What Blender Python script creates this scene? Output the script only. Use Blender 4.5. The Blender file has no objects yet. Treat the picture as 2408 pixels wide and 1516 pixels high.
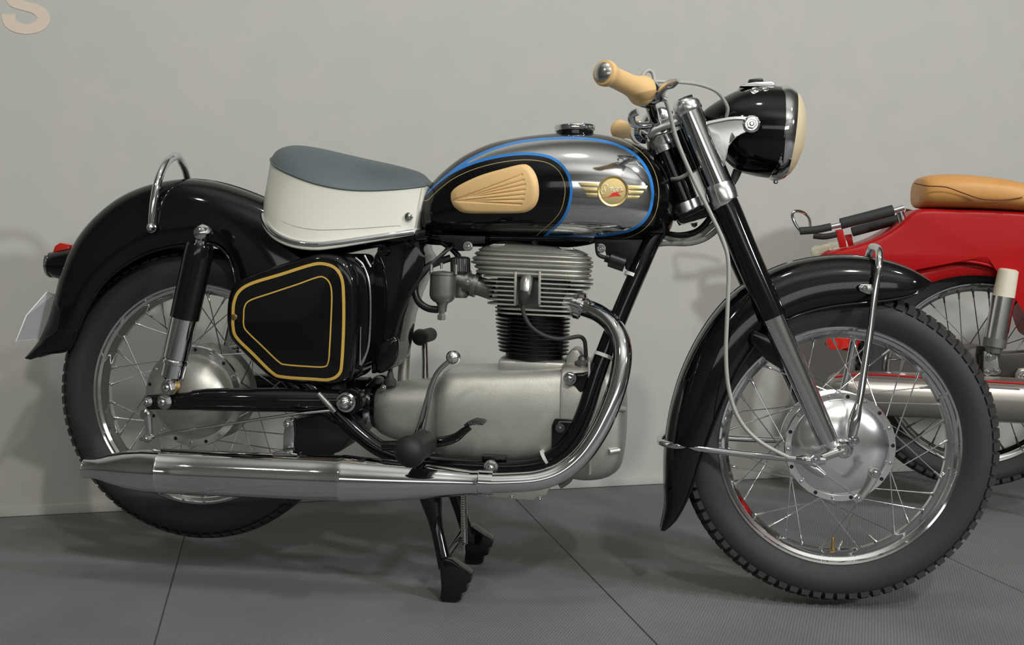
import bpy, bmesh, math, random
import numpy as np
from mathutils import Vector, Matrix
from mathutils.bvhtree import BVHTree
random.seed(7)
SC = bpy.context.scene
COL = SC.collection

# ------------------------------------------------------------------ camera
W, H, F_PX = 2408, 1516, 2602.025
CAM = Vector((0.993476, -2.290338, 0.712302))
_yaw, _pit, _rol = -0.136822, 0.067573, 0.019545
FW = Vector((math.sin(_yaw)*math.cos(_pit), math.cos(_yaw)*math.cos(_pit), -math.sin(_pit)))
_r0 = Vector((math.cos(_yaw), -math.sin(_yaw), 0)); _u0 = _r0.cross(FW)
RT = _r0*math.cos(_rol) + _u0*math.sin(_rol)
UP = -_r0*math.sin(_rol) + _u0*math.cos(_rol)
cd = bpy.data.cameras.new('camera'); cam = bpy.data.objects.new('camera', cd); COL.objects.link(cam)
cd.sensor_width = 36; cd.lens = F_PX/W*36; cd.clip_start = .05
cam.matrix_world = Matrix(((RT.x, UP.x, -FW.x, CAM.x), (RT.y, UP.y, -FW.y, CAM.y), (RT.z, UP.z, -FW.z, CAM.z), (0, 0, 0, 1)))
SC.camera = cam

# ------------------------------------------------------------------ view / world / lamps
SC.view_settings.view_transform = 'Standard'; SC.view_settings.look = 'None'
SC.view_settings.exposure = 0.0; SC.view_settings.gamma = 1.0
SC.view_settings.use_curve_mapping = False
wd = bpy.data.worlds.new('hall'); SC.world = wd; wd.use_nodes = True
wd.node_tree.nodes['Background'].inputs[0].default_value = (0.9, 0.95, 1, 1)
wd.node_tree.nodes['Background'].inputs[1].default_value = 0.05

def spot(name, loc, target, power, size=70, rad=.06, col=(1, .97, .92), blend=.6):
    l = bpy.data.lights.new(name, 'SPOT'); o = bpy.data.objects.new(name, l); COL.objects.link(o)
    l.energy = power; l.spot_size = math.radians(size); l.spot_blend = blend; l.shadow_soft_size = rad; l.color = col
    o.location = loc
    o.rotation_euler = (Vector(target)-Vector(loc)).to_track_quat('-Z', 'Y').to_euler()
    return o
spot('ceiling_spot_key', (5.6, -2.9, 2.55), (.5, .4, .6), 500, 60, .15, (.97, .97, 1))
spot('ceiling_spot_front', (2.3, -3.6, 3.6), (1.0, .5, .5), 250, 75, .09)
spot('ceiling_spot_side', (-1.6, -3.9, 3.6), (.4, .5, .5), 42, 75, .12)
spot('ceiling_spot_over', (0.6, -1.3, 3.7), (.6, .2, .3), 60, 95, .10)
spot('ceiling_spot_far', (3.3, -1.6, 3.6), (1.7, .9, .3), 150, 80, .10, (.96, .97, 1))

def area(name, loc, target, power, sx, sy, col=(1, .98, .95)):
    l = bpy.data.lights.new(name, 'AREA'); o = bpy.data.objects.new(name, l); COL.objects.link(o)
    l.shape = 'RECTANGLE'; l.size = sx; l.size_y = sy; l.energy = power; l.color = col; o.location = loc
    o.rotation_euler = (Vector(target)-Vector(loc)).to_track_quat('-Z', 'Y').to_euler()
area('fill_uplight', (3.0, -4.6, 3.1), (3.0, -4.6, 4.2), 120, 6, 2.5)        # added ambient fill, not a known fixture: brightens the hall ceiling
area('fill_uplight_near', (1.2, -1.4, 3.5), (1.2, -1.4, 4.2), 36, 5, 2.0)  # second added fill, brightens the ceiling that the tank chrome reflects
area('hall_fill', (3.4, -5.2, 3.9), (4.3, -6.9, 1.4), 60, 7, .4)          # added fill lamp, brightens the far side of the hall

# ------------------------------------------------------------------ pixel helpers
def ray(u, v):
    return FW + RT*((u-W/2)/F_PX) - UP*((v-H/2)/F_PX)
def at(u, v, Y):
    d = ray(u, v); return CAM + d*((Y-CAM.y)/d.y)
def at_floor(u, v, z=0):
    d = ray(u, v); return CAM + d*((z-CAM.z)/d.z)
def pix(co):
    d = Vector(co)-CAM; z = d.dot(FW); return (W/2+F_PX*d.dot(RT)/z, H/2-F_PX*d.dot(UP)/z)
def pix_np(a):
    d = a-np.array(CAM); z = d@np.array(FW)
    return np.stack([W/2+F_PX*(d@np.array(RT))/z, H/2-F_PX*(d@np.array(UP))/z], -1)
def mpp(p):                                   # metres per pixel at a point
    return (Vector(p)-CAM).dot(FW)/F_PX

def cr(pts, n=8, closed=False):               # Catmull-Rom through tuples or vectors
    P = [tuple(p) for p in pts]; m = len(P); out = []
    for i in range(m if closed else m-1):
        if closed: a, b, c, d = P[i-1], P[i], P[(i+1) % m], P[(i+2) % m]
        else: a, b, c, d = P[max(i-1, 0)], P[i], P[i+1], P[min(i+2, m-1)]
        for k in range(n):
            t = k/n
            out.append(tuple(.5*((2*B)+(-A+C)*t+(2*A-5*B+4*C-D)*t*t+(-A+3*B-3*C+D)*t**3) for A, B, C, D in zip(a, b, c, d)))
    if not closed: out.append(P[-1])
    return out
def resample(P, n):                           # closed polyline to n evenly spaced points
    A = np.array(P+[P[0]], float); s = np.r_[0, np.cumsum(np.linalg.norm(np.diff(A, axis=0), axis=1))]
    q = np.linspace(0, s[-1], n+1)[:-1]
    return np.stack([np.interp(q, s, A[:, k]) for k in range(A.shape[1])], 1)
def seg_dist(P, A, closed=True):              # distance of points P (n,2) to polyline A, and inside flag
    A = np.array(A, float); B = np.roll(A, -1, 0)
    if not closed: A, B = A[:-1], B[:-1]
    best = np.full(len(P), 1e9); ins = np.zeros(len(P), bool)
    for a, b in zip(A, B):
        ab = b-a; t = np.clip(((P-a)@ab)/max(ab@ab, 1e-9), 0, 1)
        best = np.minimum(best, np.linalg.norm(P-(a+t[:, None]*ab), axis=1))
        if closed:
            c = ((a[1] > P[:, 1]) != (b[1] > P[:, 1]))
            with np.errstate(divide='ignore', invalid='ignore'):
                xi = (b[0]-a[0])*(P[:, 1]-a[1])/(b[1]-a[1])+a[0]
            ins ^= c & (P[:, 0] < xi)
    return best, ins

# ------------------------------------------------------------------ materials
M = {}
def mat(name, col, metal=0, rough=.5, coat=0, bump=0, scale=200, spec=.5, var=0, trans=0, emit=None):
    m = bpy.data.materials.new(name); m.use_nodes = True; nt = m.node_tree; b = nt.nodes['Principled BSDF']
    b.inputs['Base Color'].default_value = (*col, 1); b.inputs['Metallic'].default_value = metal
    b.inputs['Roughness'].default_value = rough; b.inputs['Coat Weight'].default_value = coat
    b.inputs['Coat Roughness'].default_value = .03; b.inputs['Specular IOR Level'].default_value = spec
    b.inputs['Transmission Weight'].default_value = trans
    tc = nt.nodes.new('ShaderNodeTexCoord')
    nz = nt.nodes.new('ShaderNodeTexNoise'); nz.inputs['Scale'].default_value = scale; nz.inputs['Detail'].default_value = 4
    nt.links.new(tc.outputs['Object'], nz.inputs['Vector'])
    if bump:
        bp = nt.nodes.new('ShaderNodeBump'); bp.inputs['Strength'].default_value = bump; bp.inputs['Distance'].default_value = .001
        nt.links.new(nz.outputs['Fac'], bp.inputs['Height']); nt.links.new(bp.outputs['Normal'], b.inputs['Normal'])
    if var:
        n2 = nt.nodes.new('ShaderNodeTexNoise'); n2.inputs['Scale'].default_value = scale/12; n2.inputs['Detail'].default_value = 3
        nt.links.new(tc.outputs['Object'], n2.inputs['Vector'])
        r = nt.nodes.new('ShaderNodeMapRange'); r.inputs['To Min'].default_value = 1-var; r.inputs['To Max'].default_value = 1+var
        nt.links.new(n2.outputs['Fac'], r.inputs['Value'])
        mx = nt.nodes.new('ShaderNodeVectorMath'); mx.operation = 'SCALE'; mx.inputs[0].default_value = col
        nt.links.new(r.outputs['Result'], mx.inputs['Scale']); nt.links.new(mx.outputs['Vector'], b.inputs['Base Color'])
    if emit:
        b.inputs['Emission Color'].default_value = (*emit[0], 1); b.inputs['Emission Strength'].default_value = emit[1]
    M[name] = m; return m
mat('chrome', (.70, .71, .72), 1, .055)
mat('chrome_soft', (.62, .62, .62), 1, .2, bump=.05, scale=300)
mat('black_gloss', (.004, .004, .0045), 0, .065, coat=0)
mat('black_satin', (.010, .010, .011), 0, .32)
mat('rubber', (.030, .030, .0295), 0, .62, bump=.25, scale=500, spec=.35)
mat('rubber_black', (.014, .014, .014), 0, .55, bump=.2, scale=500, spec=.35)
mat('rubber_grey', (.035, .036, .038), 0, .5, bump=.15, scale=400, spec=.4)
mat('cast_aluminium', (.50, .50, .45), .75, .42, bump=.25, scale=420, var=.12)
mat('cast_grey', (.26, .26, .25), .8, .38, bump=.2, scale=400, var=.1)
mat('polished_aluminium', (.90, .91, .91), 1, .2, bump=.06, scale=60)
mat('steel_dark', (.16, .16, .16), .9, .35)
mat('tan_rubber', (.78, .52, .23), 0, .48, bump=.12, scale=600)
mat('tan_leather', (.60, .30, .085), 0, .45, bump=.3, scale=500, var=.08)
mat('brown_leather', (.12, .035, .015), 0, .4, bump=.3, scale=500)
mat('white_vinyl', (.76, .76, .67), 0, .42, bump=.08, scale=900)
mat('blue_grey_vinyl', (.085, .112, .120), 0, .45, bump=.15, scale=900)
mat('gold_metal', (.88, .70, .33), 1, .30)
mat('gold_bright', (1.0, .93, .66), .6, .35)
mat('gold_paint', (.60, .40, .10), 0, .35)
mat('red_paint', (.38, .005, .006), 0, .3, coat=0, spec=.22)
mat('red_lens', (.55, .02, .01), 0, .12, coat=.6)
mat('red_enamel', (.70, .02, .02), 0, .3)
mat('cream_paint', (.70, .66, .52), 0, .3, coat=.3)
mat('white_paint', (.75, .75, .72), 0, .4)
mat('grey_cable', (.38, .38, .35), 0, .4)
mat('brass', (.55, .38, .14), 1, .3)
mat('muffler_grey', (.36, .34, .30), .8, .3, bump=.04, scale=100)
mat('dark_hub', (.045, .042, .036), .5, .4)
mat('plug_metal', (.42, .42, .40), .85, .35, bump=.2, scale=300)
mat('stitch', (.42, .40, .33), 0, .6)
mat('wall_letter', (.62, .53, .43), 0, .8)

def glassy(name, col, alpha, rough=.05):
    m = bpy.data.materials.new(name); m.use_nodes = True; nt = m.node_tree
    b = nt.nodes['Principled BSDF']; out = nt.nodes['Material Output']
    b.inputs['Base Color'].default_value = (*col, 1); b.inputs['Roughness'].default_value = rough
    t = nt.nodes.new('ShaderNodeBsdfTransparent'); mx = nt.nodes.new('ShaderNodeMixShader'); mx.inputs[0].default_value = alpha
    nt.links.new(t.outputs[0], mx.inputs[1]); nt.links.new(b.outputs[0], mx.inputs[2]); nt.links.new(mx.outputs[0], out.inputs[0])
    M[name] = m
glassy('acrylic', (.55, .56, .60), .45)
glassy('lens_glass', (.78, .66, .42), .85, .18)

def wall_mat():
    m = bpy.data.materials.new('wall_plaster'); m.use_nodes = True; nt = m.node_tree; b = nt.nodes['Principled BSDF']
    b.inputs['Roughness'].default_value = .75; b.inputs['Specular IOR Level'].default_value = .25
    tc = nt.nodes.new('ShaderNodeTexCoord')
    n = nt.nodes.new('ShaderNodeTexNoise'); n.inputs['Scale'].default_value = 9; n.inputs['Detail'].default_value = 5
    nt.links.new(tc.outputs['Object'], n.inputs['Vector'])
    r = nt.nodes.new('ShaderNodeValToRGB'); e = r.color_ramp.elements
    e[0].color = (.445, .45, .415, 1); e[1].color = (.465, .462, .425, 1); e[0].position = .35; e[1].position = .65
    nt.links.new(n.outputs['Fac'], r.inputs[0]); nt.links.new(r.outputs[0], b.inputs['Base Color'])
    n2 = nt.nodes.new('ShaderNodeTexNoise'); n2.inputs['Scale'].default_value = 350; n2.inputs['Detail'].default_value = 2
    nt.links.new(tc.outputs['Object'], n2.inputs['Vector'])
    bp = nt.nodes.new('ShaderNodeBump'); bp.inputs['Strength'].default_value = .08; bp.inputs['Distance'].default_value = .001
    nt.links.new(n2.outputs['Fac'], bp.inputs['Height']); nt.links.new(bp.outputs[0], b.inputs['Normal'])
    M['wall'] = m
wall_mat()
def floor_mat():
    m = bpy.data.materials.new('ribbed_carpet'); m.use_nodes = True; nt = m.node_tree; b = nt.nodes['Principled BSDF']
    b.inputs['Roughness'].default_value = .6; b.inputs['Specular IOR Level'].default_value = .35
    tc = nt.nodes.new('ShaderNodeTexCoord')
    w = nt.nodes.new('ShaderNodeTexWave'); w.inputs['Scale'].default_value = 55; w.inputs['Distortion'].default_value = .6
    w.bands_direction = 'X'; w.inputs['Detail Scale'].default_value = 4
    mp = nt.nodes.new('ShaderNodeMapping'); mp.inputs['Rotation'].default_value = (0, 0, .18)
    nt.links.new(tc.outputs['Object'], mp.inputs[0]); nt.links.new(mp.outputs[0], w.inputs['Vector'])
    n = nt.nodes.new('ShaderNodeTexNoise'); n.inputs['Scale'].default_value = 420; n.inputs['Detail'].default_value = 2
    nt.links.new(tc.outputs['Object'], n.inputs['Vector'])
    n3 = nt.nodes.new('ShaderNodeTexNoise'); n3.inputs['Scale'].default_value = 3; n3.inputs['Detail'].default_value = 4
    nt.links.new(tc.outputs['Object'], n3.inputs['Vector'])
    ad = nt.nodes.new('ShaderNodeMath'); ad.operation = 'MULTIPLY_ADD'; ad.inputs[1].default_value = .6
    nt.links.new(w.outputs['Fac'], ad.inputs[0]); nt.links.new(n.outputs['Fac'], ad.inputs[2])
    bp = nt.nodes.new('ShaderNodeBump'); bp.inputs['Strength'].default_value = .5; bp.inputs['Distance'].default_value = .0012
    nt.links.new(ad.outputs[0], bp.inputs['Height']); nt.links.new(bp.outputs[0], b.inputs['Normal'])
    r = nt.nodes.new('ShaderNodeValToRGB'); e = r.color_ramp.elements
    e[0].color = (.125, .132, .130, 1); e[1].color = (.165, .172, .170, 1); e[0].position = .3; e[1].position = .7
    nt.links.new(n3.outputs['Fac'], r.inputs[0])
    r2 = nt.nodes.new('ShaderNodeMapRange'); r2.inputs['From Min'].default_value = .2; r2.inputs['From Max'].default_value = 1.4
    r2.inputs['To Min'].default_value = .75; r2.inputs['To Max'].default_value = 1.25
    nt.links.new(ad.outputs[0], r2.inputs['Value'])
    vm = nt.nodes.new('ShaderNodeVectorMath'); vm.operation = 'SCALE'
    nt.links.new(r.outputs[0], vm.inputs[0]); nt.links.new(r2.outputs[0], vm.inputs['Scale']); nt.links.new(vm.outputs[0], b.inputs['Base Color'])
    M['floor'] = m
floor_mat()
mat('ceiling_dark', (.60, .60, .58), 0, .9)
mat('hall_wall', (.45, .45, .44), 0, .8)
mat('lit_panel', (.8, .8, .8), 0, .5, emit=((1, .98, .95), 1.5))

# ------------------------------------------------------------------ mesh builders
def link(name, me, m, parent=None, angle=35, flat=False):
    o = bpy.data.objects.new(name, me); COL.objects.link(o)
    if m is not None: me.materials.append(M[m] if isinstance(m, str) else m)
    if not flat:
        me.shade_smooth(); me.set_sharp_from_angle(angle=math.radians(angle))
    if parent is not None:
        o.parent = parent
        if parent.get('_root'): o.matrix_parent_inverse = Matrix.Translation(-parent.location)
    return o
def raw(name, V, Fc, m, parent=None, angle=35, flat=False):
    me = bpy.data.meshes.new(name); me.from_pydata([tuple(v) for v in V], [], Fc); me.update()
    bm = bmesh.new(); bm.from_mesh(me); bmesh.ops.recalc_face_normals(bm, faces=bm.faces); bm.to_mesh(me); bm.free()
    return link(name, me, m, parent, angle, flat)
def root(name, loc, label, cat, group=None):
    o = bpy.data.objects.new(name, None); COL.objects.link(o); o.location = loc; o.empty_display_size = .1
    o['label'] = label; o['category'] = cat; o['_root'] = 1
    if group: o['group'] = group
    return o
def rings_faces(R, n, caps=True, base=0):
    Fc = []
    for i in range(R-1):
        for j in range(n):
            a = base+i*n+j; b = base+i*n+(j+1) % n
            Fc.append((a, b, b+n, a+n))
    if caps:
        Fc.append(tuple(base+j for j in reversed(range(n)))); Fc.append(tuple(base+(R-1)*n+j for j in range(n)))
    return Fc
def frames(P):
    P = [Vector(p) for p in P]; T = []
    for i in range(len(P)):
        t = (P[min(i+1, len(P)-1)]-P[max(i-1, 0)]); T.append(t.normalized())
    n = T[0].orthogonal().normalized(); N = []
    for t in T:
        n = (n-t*n.dot(t)); n = n.normalized() if n.length > 1e-6 else t.orthogonal().normalized(); N.append(n)
    return P, T, N
def tube_geo(P, r, seg=12):
    P, T, N = frames(P); V = []
    for i, (p, t, n) in enumerate(zip(P, T, N)):
        rr = r[i] if isinstance(r, (list, tuple)) else r
        b = t.cross(n)
        V += [p+(n*math.cos(2*math.pi*k/seg)+b*math.sin(2*math.pi*k/seg))*rr for k in range(seg)]
    return V, rings_faces(len(P), seg)
def tube(name, P, r, m, parent=None, seg=12, n=6):
    P = [tuple(p) for p in P]
    if n > 1 and len(P) > 2:
        if isinstance(r, (list, tuple)):
            Q = cr([(*p, q) for p, q in zip(P, r)], n); P = [q[:3] for q in Q]; r = [max(q[3], 1e-4) for q in Q]
        else: P = cr(P, n)
    V, Fc = tube_geo(P, r, seg); return raw(name, V, Fc, m, parent, 50)
def ptube(name, px, r, m, parent=None, seg=12, n=6):     # px: (u, v, Y)
    return tube(name, [at(*q) for q in px], r, m, parent, seg, n)
def lathe_geo(o, d, prof, seg=40):
    o = Vector(o); d = Vector(d).normalized(); n = d.orthogonal().normalized(); b = d.cross(n); V = []
    for t, r in prof:
        r = max(r, 1e-5)
        V += [o+d*t+(n*math.cos(2*math.pi*k/seg)+b*math.sin(2*math.pi*k/seg))*r for k in range(seg)]
    return V, rings_faces(len(prof), seg)
def lathe(name, o, d, prof, m, parent=None, seg=40, angle=35):
    V, Fc = lathe_geo(o, d, prof, seg); return raw(name, V, Fc, m, parent, angle)
def merge(*parts):
    V, Fc = [], []
    for v, f in parts:
        k = len(V); V += list(v); Fc += [tuple(i+k for i in q) for q in f]
    return V, Fc
def box_geo(c, ax, ay, az):                             # centre and half axes
    c, ax, ay, az = map(Vector, (c, ax, ay, az)); V = [c+ax*i+ay*j+az*k for i in (-1, 1) for j in (-1, 1) for k in (-1, 1)]
    return V, [(0, 1, 3, 2), (4, 6, 7, 5), (0, 4, 5, 1), (2, 3, 7, 6), (0, 2, 6, 4), (1, 5, 7, 3)]
def bevel_mesh(o, w=.003, s=2, ang=30):
    bm = bmesh.new(); bm.from_mesh(o.data); bmesh.ops.remove_doubles(bm, verts=bm.verts, dist=1e-5)
    ed = [e for e in bm.edges if len(e.link_faces) == 2 and e.calc_face_angle(0) > math.radians(ang)]
    bmesh.ops.bevel(bm, geom=ed, offset=w, segments=s, profile=.6, affect='EDGES', clamp_overlap=True)
    bm.to_mesh(o.data); bm.free(); o.data.shade_smooth(); o.data.set_sharp_from_angle(angle=math.radians(40)); return o
def slab(name, px, Y0, Y1, m, parent=None, bev=.003, smooth=0):   # pixel polygon on plane Y0 extruded to Y1
    if smooth: px = cr(px, smooth, True)
    P = [at(u, v, Y0) for u, v in px]; n = len(P)
    V = P+[Vector((p.x, Y1, p.z)) for p in P]
    Fc = [tuple(range(n)), tuple(range(2*n-1, n-1, -1))]+[(i, (i+1) % n, (i+1) % n+n, i+n) for i in range(n)]
    o = raw(name, V, Fc, m, parent)
    if bev: bevel_mesh(o, bev)
    return o
def puff(name, px, Yf, Yb, er, dome, m, parent=None, n=140, rings=26, smooth=6, inner=None):
    """rounded cushion: pixel outline at plane Yf, walls back to Yb, edge radius er, domed face"""
    B = resample(cr(px, smooth, True), n) if smooth else resample(list(px), n)
    W3 = [at(u, v, Yf) for u, v in B]
    c = sum(W3, Vector())/n; R = sum((p-c).length for p in W3)/n
    V = []; prof = [(1.0, Yb), (1.0, Yf+er)]
    for k in range(1, 6):
        a = k/5*math.pi/2; prof.append((1-er/R*(1-math.cos(a)), Yf+er-er*math.sin(a)))
    s0 = 1-er/R
    for k in range(1, rings):
        s = s0*(1-k/rings); prof.append((s, Yf-dome*(1-(s/s0)**2)))
    for s, y in prof:
        V += [Vector((c.x+(p.x-c.x)*s, y, c.z+(p.z-c.z)*s)) for p in W3]
    Fc = rings_faces(len(prof), n, False)
    k = len(V); V.append(Vector((c.x, Yf-dome, c.z))); b = (len(prof)-1)*n
    Fc += [(b+j, b+(j+1) % n, k) for j in range(n)]; Fc.append(tuple(reversed(range(n))))
    return raw(name, V, Fc, m, parent)
def superring(cx, zc, rz, ry, n=48, e=2.4, yc=0):
    out = []
    for k in range(n):
        a = 2*math.pi*k/n; c, s = math.cos(a), math.sin(a)
        out.append(Vector((cx, yc-ry*math.copysign(abs(c)**(2/e), c), zc+rz*math.copysign(abs(s)**(2/e), s))))
    return out
def loft_x(name, st, m, parent=None, sub=6, seg=48, e=2.4, Y=0, yc=0):   # stations (u, v_top, v_bottom, half width)
    S = cr(st, sub); V = []
    for u, vt, vb, w in S:
        a, b = at(u, vt, Y), at(u, vb, Y)
        V += superring((a.x+b.x)/2, (a.z+b.z)/2, max((a.z-b.z)/2, 1e-4), max(w, 1e-4), seg, e, yc)
    return raw(name, V, rings_faces(len(S), seg), m, parent, 50)
def bolt_geo(c, d, r, h, hexa=True, dome=.35):
    seg = 6 if hexa else 20
    g = [lathe_geo(c, d, [(0, r*1.25), (h*.25, r*1.25), (h*.25, r*1.0)], 20)]
    g.append(lathe_geo(Vector(c)+Vector(d).normalized()*h*.2, d, [(0, r), (h*.7, r), (h*.85, r*.86)], seg))
    g.append(lathe_geo(Vector(c)+Vector(d).normalized()*h*.9, d, [(0, r*.55), (h*.3, r*.5), (h*.45, r*.3)], 12))
    return merge(*g)
NEAR = Vector((0, -1, 0))
def bolt(u, v, Y, r, parent, m='chrome', h=None, hexa=True, name='bolt', d=NEAR):
    V, Fc = bolt_geo(at(u, v, Y), d, r, h or r*1.1, hexa); return raw(name, V, Fc, m, parent, 30)
def dome_nut(u, v, Y, r, parent, m='chrome', name='dome_nut'):
    return lathe(name, at(u, v, Y), NEAR, [(0, r*1.25), (r*.3, r*1.25), (r*.35, r), (r*.8, r*.97), (r*1.2, r*.8), (r*1.5, r*.45), (r*1.6, 0)], m, parent, 24)
def shell(name, crest, edge, wid, m, parent=None, sub=8, sec=12, thick=.003, k=.75):
    """mudguard: crest pixels on Y=0, near edge pixels on Y=-wid, mirrored"""
    C = cr(crest, sub); E = cr(edge, sub); Wd = cr([(w,) for w in wid], sub); V = []
    n = 2*sec+1
    for (cu, cv), (eu, ev), (w,) in zip(C, E, Wd):
        c = at(cu, cv, 0); e = at(eu, ev, -w)
        for j in range(-sec, sec+1):
            a = abs(j)/sec*math.pi/2; y = w*math.sin(a)**k*(1 if j > 0 else -1)
            f = 1-math.cos(a)**k if a < math.pi/2-1e-6 else 1
            V.append(Vector((c.x+(e.x-c.x)*f, y, c.z+(e.z-c.z)*f)))
    Fc = [(i*n+j, i*n+j+1, (i+1)*n+j+1, (i+1)*n+j) for i in range(len(C)-1) for j in range(n-1)]
    o = raw(name, V, Fc, m, parent, 60)
    md = o.modifiers.new('thickness', 'SOLIDIFY'); md.thickness = thick; md.offset = 0
    return o
def inst(name, me, mw, parent):
    o = bpy.data.objects.new(name, me); COL.objects.link(o); o.parent = parent
    if parent.get('_root'): o.matrix_parent_inverse = Matrix.Translation(-parent.location)
    o.matrix_basis = mw; return o
def mesh_only(name, V, Fc, m, angle=35):
    o = raw(name, V, Fc, m, None, angle); me = o.data; bpy.data.objects.remove(o); return me

# ------------------------------------------------------------------ the hall
TH = math.radians(25.5); WO = Vector((0, .618, 0))
WE = Vector((math.cos(TH), math.sin(TH), 0)); WM = Vector((math.sin(TH), -math.cos(TH), 0)); UZ = Vector((0, 0, 1))
def on_wall(u, v, off=0):
    d = ray(u, v); return CAM+d*(((WO+WM*off)-CAM).dot(WM)/d.dot(WM))
def struct(o): o['kind'] = 'structure'; return o
def wall_box(name, a0, a1, m0, m1, z0, z1, m):
    c = WO+WE*(a0+a1)/2+WM*(m0+m1)/2+UZ*(z0+z1)/2
    V, Fc = box_geo(c, WE*(a1-a0)/2, WM*(m1-m0)/2, UZ*(z1-z0)/2); return struct(raw(name, V, Fc, m, None, flat=True))
A0, A1, M1, CZ = -6.0, 8.0, 8.5, 4.2
wall_box('wall_back', A0, A1, -.12, 0, -.05, CZ, 'wall')
wall_box('wall_front', A0, A1, M1, M1+.12, -.05, CZ, 'hall_wall')
wall_box('wall_left', A0-.12, A0, -.12, M1+.12, -.05, CZ, 'hall_wall')
wall_box('wall_right', A1, A1+.12, -.12, M1+.12, -.05, CZ, 'hall_wall')
wall_box('ceiling', A0, A1, -.12, M1+.12, CZ, CZ+.1, 'ceiling_dark')
wall_box('added_lit_panel', -5.5, 1.0, M1-.03, M1-.003, 1.35, 2.35, 'lit_panel')  # unseen glowing panel, added for the bright band reflected in the chrome
bb = wall_box('baseboard_back', A0, A1, .0005, .009, .0005, .028, 'wall'); bevel_mesh(bb, .003)
fl = wall_box('floor', A0, A1, 0.0, M1, -.05, -.004, 'floor')
# carpet sheets, butted at the two seams the photograph shows
def sheet(P):
    n = len(P); V = [Vector((p.x, p.y, 0)) for p in P]+[Vector((p.x, p.y, -.0038)) for p in P]
    Fc = [tuple(range(n)), tuple(range(2*n-1, n-1, -1))]+[(i, (i+1) % n, (i+1) % n+n, i+n) for i in range(n)]
    o = raw('carpet_sheet', V, Fc, 'floor', fl, flat=True); return bevel_mesh(o, .0012, 1)
SD = Vector((math.cos(math.radians(-69.6)), math.sin(math.radians(-69.6)), 0))
def seam_end(p, far):                                    # along the seam to the wall foot or to the front wall
    k = far*M1+(.0095 if not far else -.001); t = (k-(p-WO).dot(WM))/SD.dot(WM); return p+SD*t
s1, s2 = at_floor(1380, 1345), at_floor(399, 1385); g = Vector((.0007, .0003, 0))
stepv = (s1-s2)
seams = [s2-stepv, s2, s1, s1+stepv]
cuts = [WO+WE*(A0+.001)]+seams+[WO+WE*(A1-.001)]
for i in range(5):
    a, b = cuts[i], cuts[i+1]
    L = [WO+WE*(A0+.001)+WM*.0095, WO+WE*(A0+.001)+WM*(M1-.001)] if i == 0 else [seam_end(a, 0)+g, seam_end(a, 1)+g]
    R = [WO+WE*(A1-.001)+WM*.0095, WO+WE*(A1-.001)+WM*(M1-.001)] if i == 4 else [seam_end(b, 0)-g, seam_end(b, 1)-g]
    sheet([L[0], L[1], R[1], R[0]])
# painted letter on the wall, only its lower half stands in the picture
def letter_s():
    path = cr([(100, -50, 17), (66, -70, 12), (36, -58, 15), (28, -26, 18), (33, -1, 17), (55, 13, 11), (80, 20, 11.5), (97, 31, 14), (102, 45, 15.5), (92, 60, 13.5), (66, 68.5, 11.5), (40, 64, 12.5), (25, 54, 14.5), (20.5, 43, 15.8), (20.5, 33, 15.8)], 8)
    q = [p[2] for p in path]; P = np.array([p[:2] for p in path]); T = np.gradient(P, axis=0); T /= np.linalg.norm(T, axis=1)[:, None]; N = np.stack([-T[:, 1], T[:, 0]], 1)
    V = []; n = len(P)
    for off in (.0012, .0002):
        for s in (1, -1):
            for k, p in enumerate(P):
                w = q[k]
                uv = p+N[k]*s*w; V.append(on_wall(uv[0], uv[1], off))
    Fc = []
    for k in range(n-1):
        a, b, c, d = k, n+k, 2*n+k, 3*n+k
        Fc += [(a, a+1, b+1, b), (c, d, d+1, c+1), (a, c, c+1, a+1), (b, b+1, d+1, d)]
    Fc += [(0, n, 3*n, 2*n), (n-1, 3*n-1, 4*n-1, 2*n-1)]
    o = raw('wall_letter', V, Fc, 'wall_letter', None, flat=True)
    o['label'] = 'large pale beige letter S painted on the grey wall'; o['category'] = 'letter'
letter_s()

# ------------------------------------------------------------------ motorcycle root
BIKE = root('motorcycle', (.6, 0, 0), 'black and chrome vintage motorcycle with white saddle skirt and tan grips on its centre stand', 'motorcycle')
RCX, RCZ = 0.0, 0.381605
FCX, FCZ, STEER = 1.345766, 0.327877, 0.062713
RIM_R = .2425

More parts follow.
